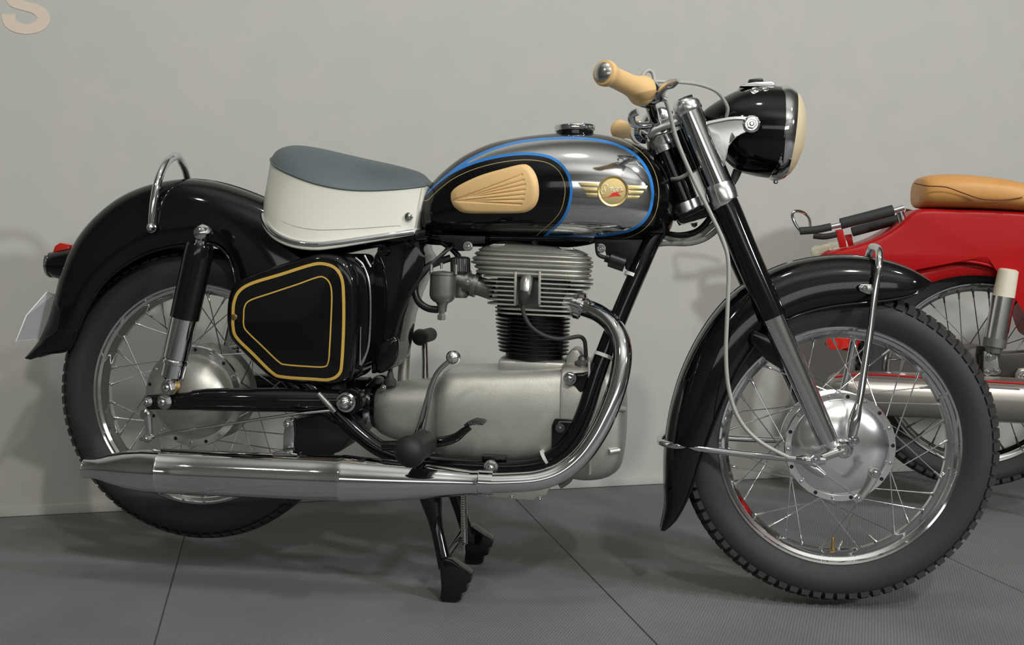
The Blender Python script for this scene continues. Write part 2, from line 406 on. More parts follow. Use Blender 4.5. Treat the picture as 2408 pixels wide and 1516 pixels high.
def wheel(pre, parent, mw, tyre_r, rim_r, half, hub, blocks, nblock, hubmat, spoke_mat='chrome', rim_mat='chrome', tyre_mat='rubber', hub_r=.1, hub_half=.05, cross=38, ph=0, lug=.0036):
    Y = Vector((0, 1, 0)); O = Vector()
    rt = tyre_r-lug                                   # carcass under the tread blocks
    prof = [(-half*.62, rim_r-.006), (-half*.80, rim_r+.006), (-half*.97, rim_r+.022), (-half, rim_r+.034), (-half*.93, rt-.020),
            (-half*.72, rt-.008), (-half*.4, rt-.002), (0, rt), (half*.4, rt-.002), (half*.72, rt-.008), (half*.93, rt-.020),
            (half, rim_r+.034), (half*.97, rim_r+.022), (half*.80, rim_r+.006), (half*.62, rim_r-.006), (half*.3, rim_r-.012), (-half*.3, rim_r-.012), (-half*.62, rim_r-.006)]
    V, Fc = lathe_geo(O, Y, prof, 120); Fc = Fc[:-2]
    ty = raw(pre+'tyre', V, Fc, tyre_mat, parent, 50); ty.matrix_basis = mw
    # rim
    hw = .031; k = rim_r/.2425
    rp = [(-hw, rim_r-.001), (-hw-.0025, rim_r-.004), (-hw-.001, rim_r-.008), (-hw+.004, rim_r-.010), (-hw+.007, rim_r-.016), (-hw+.012, rim_r-.0175), (-hw+.016, rim_r-.021), (-.009, rim_r-.0235), (-.006, rim_r-.026), (.006, rim_r-.026), (.009, rim_r-.0235)]
    rp += [(-t, r) for t, r in reversed(rp[:7])]
    rp += [(hw-.004, rim_r-.006), (0, rim_r-.014), (-hw+.004, rim_r-.006), (-hw, rim_r-.001)]
    V, Fc = lathe_geo(O, Y, rp, 120); Fc = Fc[:-2]
    rim = raw(pre+'rim', V, Fc, rim_mat, parent, 28); rim.matrix_basis = mw
    # spokes: 18 on each flange, laced tangentially
    rn = rim_r-.026
    for side in (-1, 1):
        for q in range(9):
            for s, off in ((1, 0), (-1, 20)):
                ar = math.radians(q*40+off+(10 if side > 0 else 0)+ph); ah = ar-s*math.radians(cross)
                a = Vector((hub_r*math.cos(ah), side*hub_half, hub_r*math.sin(ah)))
                b = Vector((rn*math.cos(ar), side*.004, rn*math.sin(ar)))
                d = (b-a).normalized()
                g1 = tube_geo([a, b-d*.014], .00135, 6); g2 = tube_geo([b-d*.018, b-d*.006, b+d*.002], [.0024, .0026, .0042], 8)
                V, Fc = merge(g1, g2)
                raw('spoke', V, Fc, spoke_mat, rim, 60)
    # tread blocks
    def block(dy0, dy1, r0, r1, t0, t1, sk=0):
        bmV = [Vector((t*(.85 if r == r1 else 1)+(sk if y == dy1 else 0), y, r-(.010 if (r == r1 and y == dy0) else 0))) for t in (-t0, t0) for y in (dy0, dy1) for r in (r0, r1)]
        return mesh_only(pre+'tread_block', bmV, [(0, 1, 3, 2), (4, 6, 7, 5), (0, 4, 5, 1), (2, 3, 7, 6), (0, 2, 6, 4), (1, 5, 7, 3)], tyre_mat)
    pitch = 2*math.pi/nblock; tw = tyre_r*pitch
    sh = block(-half*.965, -half*.46, rt-(.017 if lug > .003 else .011), tyre_r-.0005, tw*.345, 0)
    def ring(me, phase, parent_o, count):
        for i in range(count):
            a = i*pitch+phase
            inst('tread_block', me, Matrix.Rotation(-a, 4, 'Y'), parent_o)
    if blocks: ring(sh, ph*.01, ty, nblock)
    # remaining rows as one mesh
    V, Fc = [], []
    rows = [(-half*.42, -half*.06, .5), (half*.06, half*.42, 0), (half*.46, half*.965, 0)]
    if not blocks: rows.append((-half*.965, -half*.46, 0))
    for y0, y1, phs in rows:
        lo = rt-.017 if abs(y0+y1) > half else rt-.006
        for i in range(nblock):
            a = (i+phs)*pitch; Rm = Matrix.Rotation(-a, 3, 'Y')
            P = []
            for t in (-tw*.34, tw*.34):
                for y in (y0, y1):
                    for r in (lo, tyre_r-(.010 if abs(y) > half*.9 else (.001 if abs(y) > half*.45 else 0))):
                        P.append(Rm @ Vector((t, y, r)))
            k0 = len(V); V += P; Fc += [tuple(x+k0 for x in f) for f in [(0, 1, 3, 2), (4, 6, 7, 5), (0, 4, 5, 1), (2, 3, 7, 6), (0, 2, 6, 4), (1, 5, 7, 3)]]
    tr = raw('tread', V, Fc, tyre_mat, ty, flat=True); tr['kind'] = 'stuff'
    return ty, rim
mwR = Matrix.Translation((RCX, 0, RCZ)); mwF = Matrix.Translation((FCX, 0, FCZ)) @ Matrix.Rotation(STEER, 4, 'Z')
tyF, rimF = wheel('front_', BIKE, mwF, .3155, RIM_R, .046, None, True, 80, None, hub_r=.1035, hub_half=.034, ph=4)
tyR, rimR = wheel('rear_', BIKE, mwR, .3165, RIM_R, .047, None, True, 80, None, hub_r=.098, hub_half=.045, ph=7, lug=.0018)
# valve and balance mark
v = lathe('valve_stem', (0.0, -.004, -(RIM_R-.026)), (0, 0, 1), [(0, .006), (.003, .006), (.003, .0028), (.024, .0028), (.026, .002)], 'brass', rimF, 16)
# ---- front hub
YD = Vector((0, 1, 0)); OO = Vector()
hubF = lathe('front_hub', OO, YD, [(-.062, .0), (-.062, .030), (-.058, .058), (-.050, .080), (-.041, .092), (-.0365, .0965), (-.0375, .0975), (-.0375, .108), (-.034, .1095), (-.030, .1085), (-.028, .100), (.022, .098), (.026, .108), (.032, .108), (.036, .09), (.05, .05), (.05, 0)], 'polished_aluminium', BIKE, 96)
hubF.matrix_basis = mwF
rv = mesh_only('rivet', *lathe_geo((0, 0, 0), (0, -1, 0), [(0, .0036), (.0015, .0034), (.0028, .002), (.003, 0)], 10), 'chrome')
hl = mesh_only('spoke_hole', *lathe_geo((0, 0, 0), (0, -1, 0), [(0, .0040), (.0006, .0040), (.0007, 0)], 10), 'black_satin')
for i in range(18):
    a = math.radians(i*20+4)
    inst('rivet' if i % 2 else 'spoke_hole', rv if i % 2 else hl, Matrix.Translation((.1027*math.cos(a), -.0375, .1027*math.sin(a))), hubF)
# ---- rear hub
hubR = lathe('rear_hub', OO, YD, [(-.105, 0), (-.105, .035), (-.098, .055), (-.085, .074), (-.068, .086), (-.055, .090), (-.052, .092), (-.052, .106), (-.046, .107), (-.044, .1), (.03, .098), (.04, .107), (.05, .1), (.06, .06), (.06, 0)], 'cast_aluminium', BIKE, 96)
hubR.matrix_basis = mwR
flR = lathe('hub_flange', OO, YD, [(-.0530, .0925), (-.0545, .0930), (-.0545, .1070), (-.0475, .1085), (-.047, .095)], 'polished_aluminium', hubR, 96)
for i in range(18):
    a = math.radians(i*20+7)
    inst('rivet' if i % 2 else 'spoke_hole', rv if i % 2 else hl, Matrix.Translation((.1003*math.cos(a), -.0545, .1003*math.sin(a))), hubR)

# ------------------------------------------------------------------ mudguards
crF = [(2186, 662), (2140, 634), (2080, 613), (2010, 603), (1940, 603), (1860, 617), (1790, 645), (1730, 683), (1680, 735), (1636, 802), (1600, 880), (1577, 960), (1565, 1040), (1562, 1120), (1564, 1180), (1557, 1222), (1554, 1240)]
egF = [(2184, 670), (2145, 694), (2090, 706), (2020, 713), (1950, 722), (1890, 737), (1835, 762), (1785, 803), (1745, 855), (1715, 912), (1688, 975), (1663, 1040), (1644, 1090), (1632, 1130), (1612, 1180), (1588, 1222), (1562, 1246)]
wdF = [.028, .048, .056, .060, .062, .065, .069, .073, .077, .080, .081, .081, .080, .076, .066, .050, .036]
fend = shell('front_mudguard', crF, egF, wdF, 'black_gloss', BIKE, k=.62)
def bead(name, crest, wid, r, parent, m, lo=0, hi=None, Y=0):   # rolled bead along a mudguard's edge
    return ptube(name, [(u, v, -w) for (u, v), w in list(zip(crest, wid))[lo:hi]], r, m, parent, 8, 8)
bead('rolled_edge', egF, wdF, .0028, fend, 'black_gloss')
ptube('crest_trim', [(u, v-1, 0) for u, v in crF], .0022, 'black_gloss', fend, 8)
crR = [(66, 841), (92, 815), (112, 788), (133, 748), (149, 700), (163, 645), (184, 592), (212, 545), (250, 502), (298, 465), (350, 441), (402, 428), (452, 423), (505, 428), (560, 442), (625, 467), (690, 500), (745, 545), (775, 600), (785, 660)]
egR = [(70, 843), (110, 831), (160, 822), (180, 785), (193, 752), (212, 712), (240, 672), (272, 640), (310, 614), (352, 594), (396, 582), (440, 577), (480, 572), (512, 580), (537, 606), (550, 648), (556, 700), (565, 750), (585, 800), (620, 830)]
wdR = [.02, .04, .055, .066, .072, .075, .078, .08, .08, .08, .08, .08, .08, .08, .08, .08, .08, .08, .08, .08]
fenr = shell('rear_mudguard', crR, egR, wdR, 'black_gloss', BIKE, k=.58)
bead('rolled_edge', egR, wdR, .0028, fenr, 'black_gloss', 0, 17)
ptube('crest_trim', [(u, v-1, 0) for u, v in crR[2:17]], .0022, 'black_gloss', fenr, 8)
# grab hoop, tail lamp, number plate
def mirror_hoop(name, near, top, r, m, parent, seg=14):   # near leg pixels (u,v,Y) then crown on Y=0, mirrored
    A = [at(*q) for q in near]; T = at(*top); P = A+[T]+[Vector((p.x, -p.y, p.z)) for p in reversed(A)]
    return tube(name, P, r, m, parent, seg, 8)
gh = mirror_hoop('grab_handle', [(357, 533, -.086), (359, 500, -.086), (364, 460, -.083), (372, 424, -.074), (384, 394, -.055), (398, 376, -.03)], (416, 367, 0), .0085, 'chrome', BIKE)
dome_nut(357, 535, -.088, .009, gh)
tl = lathe('tail_lamp', at(172, 622, 0), at(110, 622, 0)-at(172, 622, 0), [(-.02, .040), (0, .038), (.030, .0325), (.050, .0275), (.052, .0265), (.052, 0)], 'black_gloss', BIKE, 40)
lathe('chrome_ring', at(172, 622, 0), at(110, 622, 0)-at(172, 622, 0), [(.048, .0275), (.049, .0292), (.054, .0292), (.056, .026), (.0555, .020)], 'chrome', tl, 40)
lathe('lamp_lens', at(172, 622, 0), at(110, 622, 0)-at(172, 622, 0), [(.053, .0255), (.058, .022), (.061, .012), (.062, 0)], 'red_lens', tl, 40)
V = [at(121, 598, -.012), at(128, 578, -.012), at(140, 570, -.012), at(163, 575, -.012), at(163, 606, -.012)]; n = len(V)
V += [Vector((p.x, .012, p.z)) for p in V]
bevel_mesh(raw('plate_light_lens', V, [tuple(range(n)), tuple(range(2*n-1, n-1, -1))]+[(i, (i+1) % n, (i+1) % n+n, i+n) for i in range(n)], 'red_lens', tl), .004)
# number plate blank: thin clear sheet behind the guard with cut upper corners
def plate():
    a = [at(128, 692, -.02), at(112, 686, -.04), at(63, 742, -.105), at(38, 803, -.112), at(94, 797, -.03)]
    P = a+[Vector((p.x, -p.y, p.z)) for p in reversed(a)]; n = len(P); nrm = (P[2]-P[3]).cross(P[6]-P[3]).normalized()*.0022
    V = P+[p+nrm for p in P]
    o = raw('number_plate', V, [tuple(range(n)), tuple(range(2*n-1, n-1, -1))]+[(i, (i+1) % n, (i+1) % n+n, i+n) for i in range(n)], 'acrylic', BIKE, flat=True)
    tube('plate_edge', [p+nrm*.5 for p in P]+[P[0]+nrm*.5], .0014, 'white_paint', o, 6, 1)
plate()

# ------------------------------------------------------------------ frame
FY = .112
def mir(o_px): return [Vector((p.x, -p.y, p.z)) for p in [at(*q) for q in o_px]]
cradle = [(1548, 545, -.035), (1530, 572, -.045), (1500, 640, -.06), (1456, 742, -.075), (1418, 838, -.09), (1395, 908, -.098), (1376, 968, -.104), (1352, 1020, -.108), (1318, 1062, -.11), (1278, 1085, -.11), (1210, 1095, -.11), (1120, 1093, -.11), (1020, 1086, -.11), (950, 1075, -.11), (890, 1052, -.11), (838, 1012, -.11), (795, 970, -.11), (745, 922, -.11), (690, 872, -.11), (640, 820, -.11)]
fr = ptube('frame', cradle, .0175, 'black_gloss', BIKE, 20)
tube('frame_tube', mir(cradle), .0175, 'black_gloss', fr, 20)
ptube('frame_tube', [(1560, 420, 0), (1480, 500, 0), (1380, 555, 0), (1200, 560, 0), (1040, 556, 0), (950, 548, 0), (860, 555, 0)], .019, 'black_gloss', fr, 18)
for s in (-1, 1):
    P = [at(u, v, -.07) for u, v in [(1000, 552), (965, 556), (900, 560), (820, 572), (760, 584), (700, 580)]]
    P = [Vector((p.x, s*.055, p.z)) for p in P]
    tube('frame_tube', P, .013, 'black_gloss', fr, 16)
for u, v, a in ((1489, 649, 17), (1419, 835, 15)):              # pale straps round the down tube
    i = min(range(len(cradle)), key=lambda k: abs(cradle[k][1]-v))
    p = at(u, v, cradle[i][2]); d = (at(*cradle[i+1])-at(*cradle[i-1])).normalized()
    lathe('cable_strap', p-d*.0035, d, [(0, .0176), (0, .0190), (.007, .0190), (.007, .0176)], 'white_paint', fr, 24)
p = at(1284, 1077, -.11); d = (at(*cradle[9])-at(*cradle[8])).normalized()
lathe('cable_strap', p-d*.003, d, [(0, .0176), (0, .0190), (.006, .0190), (.006, .0176)], 'white_paint', fr, 24)
# gussets and brackets
slab('engine_bracket', [(1296, 1062), (1297, 1000), (1304, 984), (1345, 986), (1356, 1000), (1345, 1030), (1320, 1060)], -.112, -.095, 'black_gloss', fr, .004)
bolt(1317, 1006, -.113, .0075, fr, 'steel_dark')
slab('engine_bracket', [(1332, 879), (1330, 900), (1352, 908), (1366, 930), (1395, 870), (1372, 876)], -.100, -.088, 'black_gloss', fr, .004)
bolt(1340, 889, -.101, .0105, fr)
slab('mount_pad', [(1132, 1072), (1188, 1074), (1190, 1084), (1132, 1082)], -.128, -.095, 'black_gloss', fr, .003)
bolt(1155, 1097, -.127, .0115, fr, 'chrome_soft')
# seat post panel (black pressed web between tank and tool box)
slab('frame_web', [(905, 560), (960, 556), (985, 566), (990, 588), (1000, 602), (990, 640), (968, 690), (950, 745), (940, 800), (932, 850), (905, 872), (872, 880), (872, 640), (880, 600)], -.062, .062, 'black_gloss', fr, .006)
for u, v in ((903, 588), (966, 570)): lathe('lug', at(u, v, -.062), NEAR, [(0, .011), (.012, .011), (.012, .006), (.002, .006)], 'black_gloss', fr, 20)
slab('rear_gusset', [(690, 985), (780, 965), (845, 1000), (800, 1062), (775, 1070), (690, 1066)], -.100, .100, 'black_satin', fr, .006)
ptube('frame_tube', [(560, 760, -.095), (620, 830, -.105), (690, 905, -.11), (745, 950, -.112), (795, 985, -.112)], .013, 'black_gloss', fr, 14)
# swinging arm
sa = raw('swinging_arm', *merge(
    tube_geo([at(u, v, y) for u, v, y in [(350, 945, -.137), (440, 943, -.137), (470, 940, -.137)]], [.016, .0185, .021], 20),
    tube_geo([at(u, v, y) for u, v, y in [(455, 940, -.137), (490, 939, -.137), (620, 940, -.132), (720, 941, -.124), (800, 941, -.115)]], [.0205, .0235, .0245, .0245, .022], 20),
    tube_geo([Vector((p.x, -p.y, p.z)) for p in [at(u, v, y) for u, v, y in [(350, 945, -.137), (490, 939, -.137), (800, 941, -.115)]]], [.018, .0235, .022], 20)), 'black_gloss', BIKE)
dome_nut(815, 945, -.14, .016, sa)
pv = at(822, 944, -.138)
for y_ in (-.138, .108): lathe('pivot_housing', Vector((pv.x, y_, pv.z)), (0, 1, 0), [(0, 0), (0, .024), (.003, .0265), (.027, .0265), (.03, .024), (.03, 0)], 'black_gloss', sa, 28)
tube('pivot_shaft', [Vector((pv.x, -.11, pv.z)), Vector((pv.x, .11, pv.z))], .011, 'black_satin', sa, 14, 1)
bolt(388, 944, -.158, .0125, sa, 'chrome_soft', name='axle_nut'); bolt(348, 944, -.155, .0085, sa, 'chrome_soft')
ptube('arm_brace', [(748, 925, -.145), (788, 968, -.14)], .006, 'cast_grey', sa, 8)
# shock absorbers
def shock(s, name):
    if s < 0: A, B = at(477, 548, -.150), at(399, 910, -.150)
    else: A, B = [Vector((p.x, .150, p.z)) for p in (at(477, 548, -.150), at(399, 910, -.150))]
    d = (B-A).normalized(); L = (B-A).length; k = L/372
    b = lathe(name, A, d, [(24*k, .010), (26*k, .026), (34*k, .0285), (60*k, .0295), (204*k, .0295), (204*k, .024)], 'black_gloss', BIKE, 40)
    lathe('spring_cover', A, d, [(200*k, .0262), (300*k, .0262), (303*k, .024), (304*k, .0245), (306*k, .0262), (313*k, .0262), (315*k, .0235), (345*k, .0232), (352*k, .018), (356*k, .011), (370*k, .010)], 'chrome', b, 40)
    o = Vector((0, s, 0))
    lathe('top_mount', A-o*.012, o, [(0, .017), (.012, .0185), (.020, .0175), (.028, .013), (.031, .006), (.032, 0)], 'chrome', b, 28)
    lathe('lower_eye', B-o*.012, o, [(0, .014), (0, .0175), (.014, .0175), (.016, .014)], 'brass', b, 24)
    V, Fc = bolt_geo(B+o*.004, o, .0125, .012); raw('bolt', V, Fc, 'chrome_soft', b, 30)
    V, Fc = tube_geo([A+d*.004, A+d*.030], [.011, .012], 16); raw('mount_neck', V, Fc, 'chrome', b)
shock(-1, 'shock_absorber'); shock(1, 'shock_absorber')
# rear brake lever and rod
rl = raw('brake_arm', *merge(tube_geo([at(347, 975, -.135), at(352, 1022, -.137)], [.010, .006], 10), lathe_geo(at(347, 973, -.13), NEAR, [(0, .011), (.012, .011), (.014, .007), (.02, .007)], 18)), 'chrome_soft', BIKE)
ptube('brake_rod', [(345, 1030, -.14), (400, 1018, -.14), (560, 993, -.14), (690, 974, -.14), (778, 965, -.14)], .0032, 'chrome_soft', rl, 10)
bolt(347, 1030, -.146, .0075, rl, 'chrome_soft')
ptube('adjuster', [(330, 1032, -.14), (362, 1026, -.14)], .005, 'chrome_soft', rl, 8)

# ------------------------------------------------------------------ tool box with gold lining
GA = [(548, 742), (550, 712), (562, 685), (592, 666), (660, 645), (730, 623), (760, 620), (788, 630), (804, 656), (808, 700), (808, 770), (804, 850), (798, 878), (775, 892), (735, 891), (665, 886), (640, 876), (595, 832), (556, 793), (548, 768)]
GB = [(573, 745), (575, 722), (588, 706), (640, 688), (700, 668), (745, 652), (762, 652), (775, 665), (780, 690), (779, 740), (775, 820), (772, 850), (762, 862), (720, 861), (672, 857), (655, 850), (615, 812), (580, 778), (573, 763)]
tbp = [(529, 740), (533, 700), (548, 668), (585, 646), (650, 624), (725, 601), (765, 596), (805, 607), (830, 645), (838, 700), (838, 780), (833, 850), (826, 885), (800, 904), (745, 906), (668, 900), (634, 889), (585, 846), (542, 802), (531, 772)]
tb = puff('tool_box', tbp, -.136, .02, .014, .006, 'black_gloss', BIKE, n=260, rings=70, smooth=6)
def lined(o, A, B, wA, wB, name, base='black_gloss', wnotch=None):
    me = o.data; co = np.empty(len(me.vertices)*3); me.vertices.foreach_get('co', co); co = co.reshape(-1, 3).copy(); co[:, 1] = -abs(co[:, 1])
    uv = pix_np(co); dA, _ = seg_dist(uv, cr(A, 6, True)); dB, _ = seg_dist(uv, cr(B, 6, True))
    for nm, dd in (('dA', dA), ('dB', dB)):
        at_ = me.attributes.new(nm, 'FLOAT', 'POINT'); at_.data.foreach_set('value', dd.astype(np.float32))
    m = M[base].copy(); m.name = name; nt = m.node_tree; b = nt.nodes['Principled BSDF']
    def less(attr, w):
        a = nt.nodes.new('ShaderNodeAttribute'); a.attribute_name = attr
        c = nt.nodes.new('ShaderNodeMath'); c.operation = 'LESS_THAN'; c.inputs[1].default_value = w
        nt.links.new(a.outputs['Fac'], c.inputs[0]); return c
    c1, c2 = less('dA', wA), less('dB', wB); mx = nt.nodes.new('ShaderNodeMath'); mx.operation = 'MAXIMUM'
    nt.links.new(c1.outputs[0], mx.inputs[0]); nt.links.new(c2.outputs[0], mx.inputs[1])
    mc = nt.nodes.new('ShaderNodeMix'); mc.data_type = 'RGBA'
    mc.inputs[6].default_value = (.004, .004, .0045, 1); mc.inputs[7].default_value = (.56, .36, .075, 1)
    nt.links.new(mx.outputs[0], mc.inputs[0]); nt.links.new(mc.outputs[2], b.inputs['Base Color'])
    me.materials.clear(); me.materials.append(m)
lined(tb, GA, GB, 3.6, 1.7, 'tool_box_paint')
lathe('cover_screw', at(551, 745, -.1365), NEAR, [(0, .0065), (.001, .0065), (.0015, .005), (.0015, 0)], 'brass', tb, 18)
# battery box edge behind it
bt = puff('battery_box', [(800, 600), (838, 606), (862, 640), (870, 700), (870, 780), (864, 830), (845, 866), (800, 885), (760, 800), (760, 660)], -.110, .05, .012, .002, 'black_gloss', BIKE, n=120, rings=8)
ptube('box_trim', [(836, 606, -.112), (853, 622, -.112), (866, 655, -.112), (871, 700, -.112), (870, 770, -.112), (864, 822, -.112), (848, 858, -.112)], .0028, 'chrome_soft', bt, 8)
ptube('box_trim', [(848, 768, -.116), (846, 858, -.116)], .0022, 'chrome_soft', bt, 8)
ptube('box_trim', [(857, 600, -.10), (872, 628, -.10)], .0030, 'chrome_soft', bt, 8)
puff('horn_cover', [(880, 820), (900, 800), (930, 790), (936, 820), (930, 850), (915, 868), (885, 876)], -.075, .02, .008, .002, 'black_gloss', bt, n=60, rings=6)

# ------------------------------------------------------------------ saddle
def saddle():
    bot = [at(*q) for q in [(972, 549, -.078), (920, 558, -.095), (850, 570, -.110), (790, 580, -.120), (740, 585, -.125), (690, 579, -.122), (650, 562, -.110), (625, 536, -.085), (617, 508, -.045), (622, 494, 0)]]
    mid = [at(*q) for q in [(978, 520, -.078), (920, 520, -.094), (850, 522, -.108), (790, 522, -.118), (740, 520, -.122), (690, 510, -.118), (652, 492, -.104), (630, 470, -.078), (624, 452, -.04), (630, 440, 0)]]
    pip = [at(*q) for q in [(1000, 437, -.070), (950, 443, -.088), (890, 447, -.103), (838, 447, -.113), (790, 442, -.120), (740, 431, -.120), (695, 415, -.111), (660, 399, -.090), (641, 386, -.055), (640, 372, 0)]]
    spi = [at(*q) for q in [(1013, 428, 0), (990, 406, 0), (930, 388, 0), (870, 375, 0), (800, 359, 0), (750, 348, 0), (705, 342, 0), (672, 345, 0), (650, 356, 0), (640, 372, 0)]]
    full = lambda L: cr(L+[Vector((p.x, -p.y, p.z)) for p in reversed(L[:-1])], 6)
    B, Mi, Pp = full(bot), full(mid), full(pip); S = cr(spi, 6); S = S+list(reversed(S[:-1])); n = len(B)
    B, Mi, Pp, S = ([Vector(p) for p in L] for L in (B, Mi, Pp, S))
    rows = 14; V = []
    for i in range(rows+1):
        t = i/rows
        for b, m_, p in zip(B, Mi, Pp):
            V.append(b*(2*(t-.5)*(t-1))+m_*(4*t*(1-t))+p*(2*t*(t-.5)))
    Fc = [(i*n+j, i*n+j+1, (i+1)*n+j+1, (i+1)*n+j) for i in range(rows) for j in range(n-1)]
    # front closing panel
    Fc += [(i*n, (i+1)*n, (i+1)*n+n-1, i*n+n-1) for i in range(rows)]
    sk = raw('saddle', V, Fc, 'white_vinyl', BIKE, 70); sk['label'] = 'cream white saddle skirt'
    V = []; rows = 12
    for i in range(rows+1):
        t = i/rows
        for p, s in zip(Pp, S):
            q = p.lerp(s, t); q.z = p.z+(s.z-p.z)*math.sin(t*math.pi/2)**.85; V.append(q)
    Fc = [(i*n+j, i*n+j+1, (i+1)*n+j+1, (i+1)*n+j) for i in range(rows) for j in range(n-1)]
    Fc += [(i*n, (i+1)*n, (i+1)*n+n-1, i*n+n-1) for i in range(rows)]
    tp = raw('saddle_top', V, Fc, 'blue_grey_vinyl', sk, 70); tp['label'] = 'blue grey vinyl saddle top'
    tube('piping', Pp, .0022, 'blue_grey_vinyl', sk, 8, 1)
    # chrome strip, lower lip, stitching
    off = lambda L, dz, k: [Vector((p.x, p.y*k, p.z+dz)) for p in L]
    lo = int(n*.0)
    tube('chrome_strip', [b.lerp(m_, .16)+Vector((0, -.003 if b.y < 0 else .003, 0)) for b, m_ in zip(B, Mi)], .0058, 'chrome', sk, 12, 1)
    tube('lower_lip', [b+Vector((0, 0, .001)) for b in B], .0042, 'white_vinyl', sk, 10, 1)
    tube('seam_stitch', [b*.30+m_*.70 for b, m_ in zip(B, Mi)][4:-4], .0006, 'stitch', sk, 6, 1)
    ptube('front_seam', [(982, 522, -.0805), (986, 480, -.078), (992, 442, -.0735)], .0006, 'stitch', sk, 6)
    lathe('snap_stud', at(962, 509, -.087), NEAR, [(0, .0085), (.002, .0085), (.003, .006), (.006, .005), (.0075, .002), (.008, 0)], 'chrome', sk, 24)
saddle()

# ------------------------------------------------------------------ fuel tank
tst = [(990, 486, 500, .004), (993, 470, 525, .03), (1000, 452, 540, .052), (1015, 430, 547, .068), (1045, 400, 551, .084), (1090, 366, 553, .100), (1150, 339, 555, .116), (1220, 324, 556, .128), (1300, 315, 558, .134), (1370, 314, 560, .136), (1430, 320, 562, .134), (1480, 333, 563, .128), (1520, 352, 562, .115), (1550, 380, 558, .096), (1570, 412, 550, .072), (1581, 450, 535, .045), (1586, 478, 510, .018), (1587, 488, 498, .004)]
def tank():
    # dense loft, flattened sides, flat underside
    S = cr(tst, 16); seg = 150; V = []
    for u, vt, vb, w in S:
        a, b = at(u, vt, 0), at(u, vb, -.05)
        zc = b.z+(a.z-b.z)*.46; x = a.x*.6+b.x*.4
        for k in range(seg):
            t = 2*math.pi*k/seg; c, s = math.cos(t), math.sin(t)
            e = 2.25 if s > 0 else 2.9
            r = (a.z-zc) if s > 0 else (zc-b.z)
            V.append(Vector((x, -w*math.copysign(abs(c)**(2/e), c), zc+r*math.copysign(abs(s)**(2/e), s))))
    return raw('fuel_tank', V, rings_faces(len(S), seg), 'black_gloss', BIKE, 60)
TANK = tank()
OUT = [(1000, 460), (1012, 445), (1040, 419), (1075, 391), (1110, 369), (1160, 347), (1220, 331), (1290, 323), (1360, 322), (1420, 329), (1470, 346), (1505, 371), (1526, 402), (1536, 435), (1537, 468), (1529, 501), (1511, 526), (1482, 544), (1440, 553), (1400, 557), (1340, 560), (1272, 560)]
INN = [(1288, 546), (1312, 524), (1330, 498), (1339, 465), (1340, 435), (1330, 405), (1311, 383), (1282, 369), (1232, 364), (1170, 371), (1110, 387), (1060, 410), (1024, 437)]
CHROME = cr(OUT, 6)+cr(INN, 6)
def paint_tank():
    me = TANK.data; co = np.empty(len(me.vertices)*3); me.vertices.foreach_get('co', co); co = co.reshape(-1, 3).copy(); co[:, 1] = -abs(co[:, 1])
    d, ins = seg_dist(pix_np(co), CHROME); sd = np.where(ins, d, -d).astype(np.float32)
    a = me.attributes.new('panel', 'FLOAT', 'POINT'); a.data.foreach_set('value', sd)
    m = bpy.data.materials.new('tank_paint'); m.use_nodes = True; nt = m.node_tree; b = nt.nodes['Principled BSDF']
    at_ = nt.nodes.new('ShaderNodeAttribute'); at_.attribute_name = 'panel'
    r = nt.nodes.new('ShaderNodeMapRange'); r.inputs['From Min'].default_value = -20; r.inputs['From Max'].default_value = 20
    nt.links.new(at_.outputs['Fac'], r.inputs['Value'])
    def ramp(stops):
        c = nt.nodes.new('ShaderNodeValToRGB'); c.color_ramp.interpolation = 'CONSTANT'; e = c.color_ramp.elements
        while len(e) > 1: e.remove(e[-1])
        for i, (x, col) in enumerate(stops):
            q = (x+20)/40
            el = e[0] if i == 0 else e.new(q)
            el.position = max(q, 0); el.color = (*col, 1)
        nt.links.new(r.outputs[0], c.inputs[0]); return c
    blk = (.004, .004, .0045)
    c = ramp([(-20, blk), (-12.6, (.36, .29, .12)), (-10.8, blk), (-.5, (.030, .22, .62)), (6.0, (.66, .67, .68))])
    nt.links.new(c.outputs[0], b.inputs['Base Color'])
    mt = ramp([(-20, (0, 0, 0)), (6.0, (1, 1, 1))]); nt.links.new(mt.outputs[0], b.inputs['Metallic'])
    rg = ramp([(-20, (.065, .065, .065)), (6.0, (.085, .085, .085))]); nt.links.new(rg.outputs[0], b.inputs['Roughness'])
    cw = ramp([(-20, (0, 0, 0)), (6.0, (0, 0, 0))]); nt.links.new(cw.outputs[0], b.inputs['Coat Weight'])
    me.materials.clear(); me.materials.append(m)
paint_tank()
_bv = BVHTree.FromPolygons([v.co for v in TANK.data.vertices], [p.vertices for p in TANK.data.polygons])
def on_tank(u, v, off=0):
    d = ray(u, v).normalized(); h = _bv.ray_cast(CAM, d)
    if h[0] is None:
        h = _bv.find_nearest(CAM+d*2.2)
    n = h[1] if h[1].dot(d) < 0 else -h[1]
    return h[0]+n*off
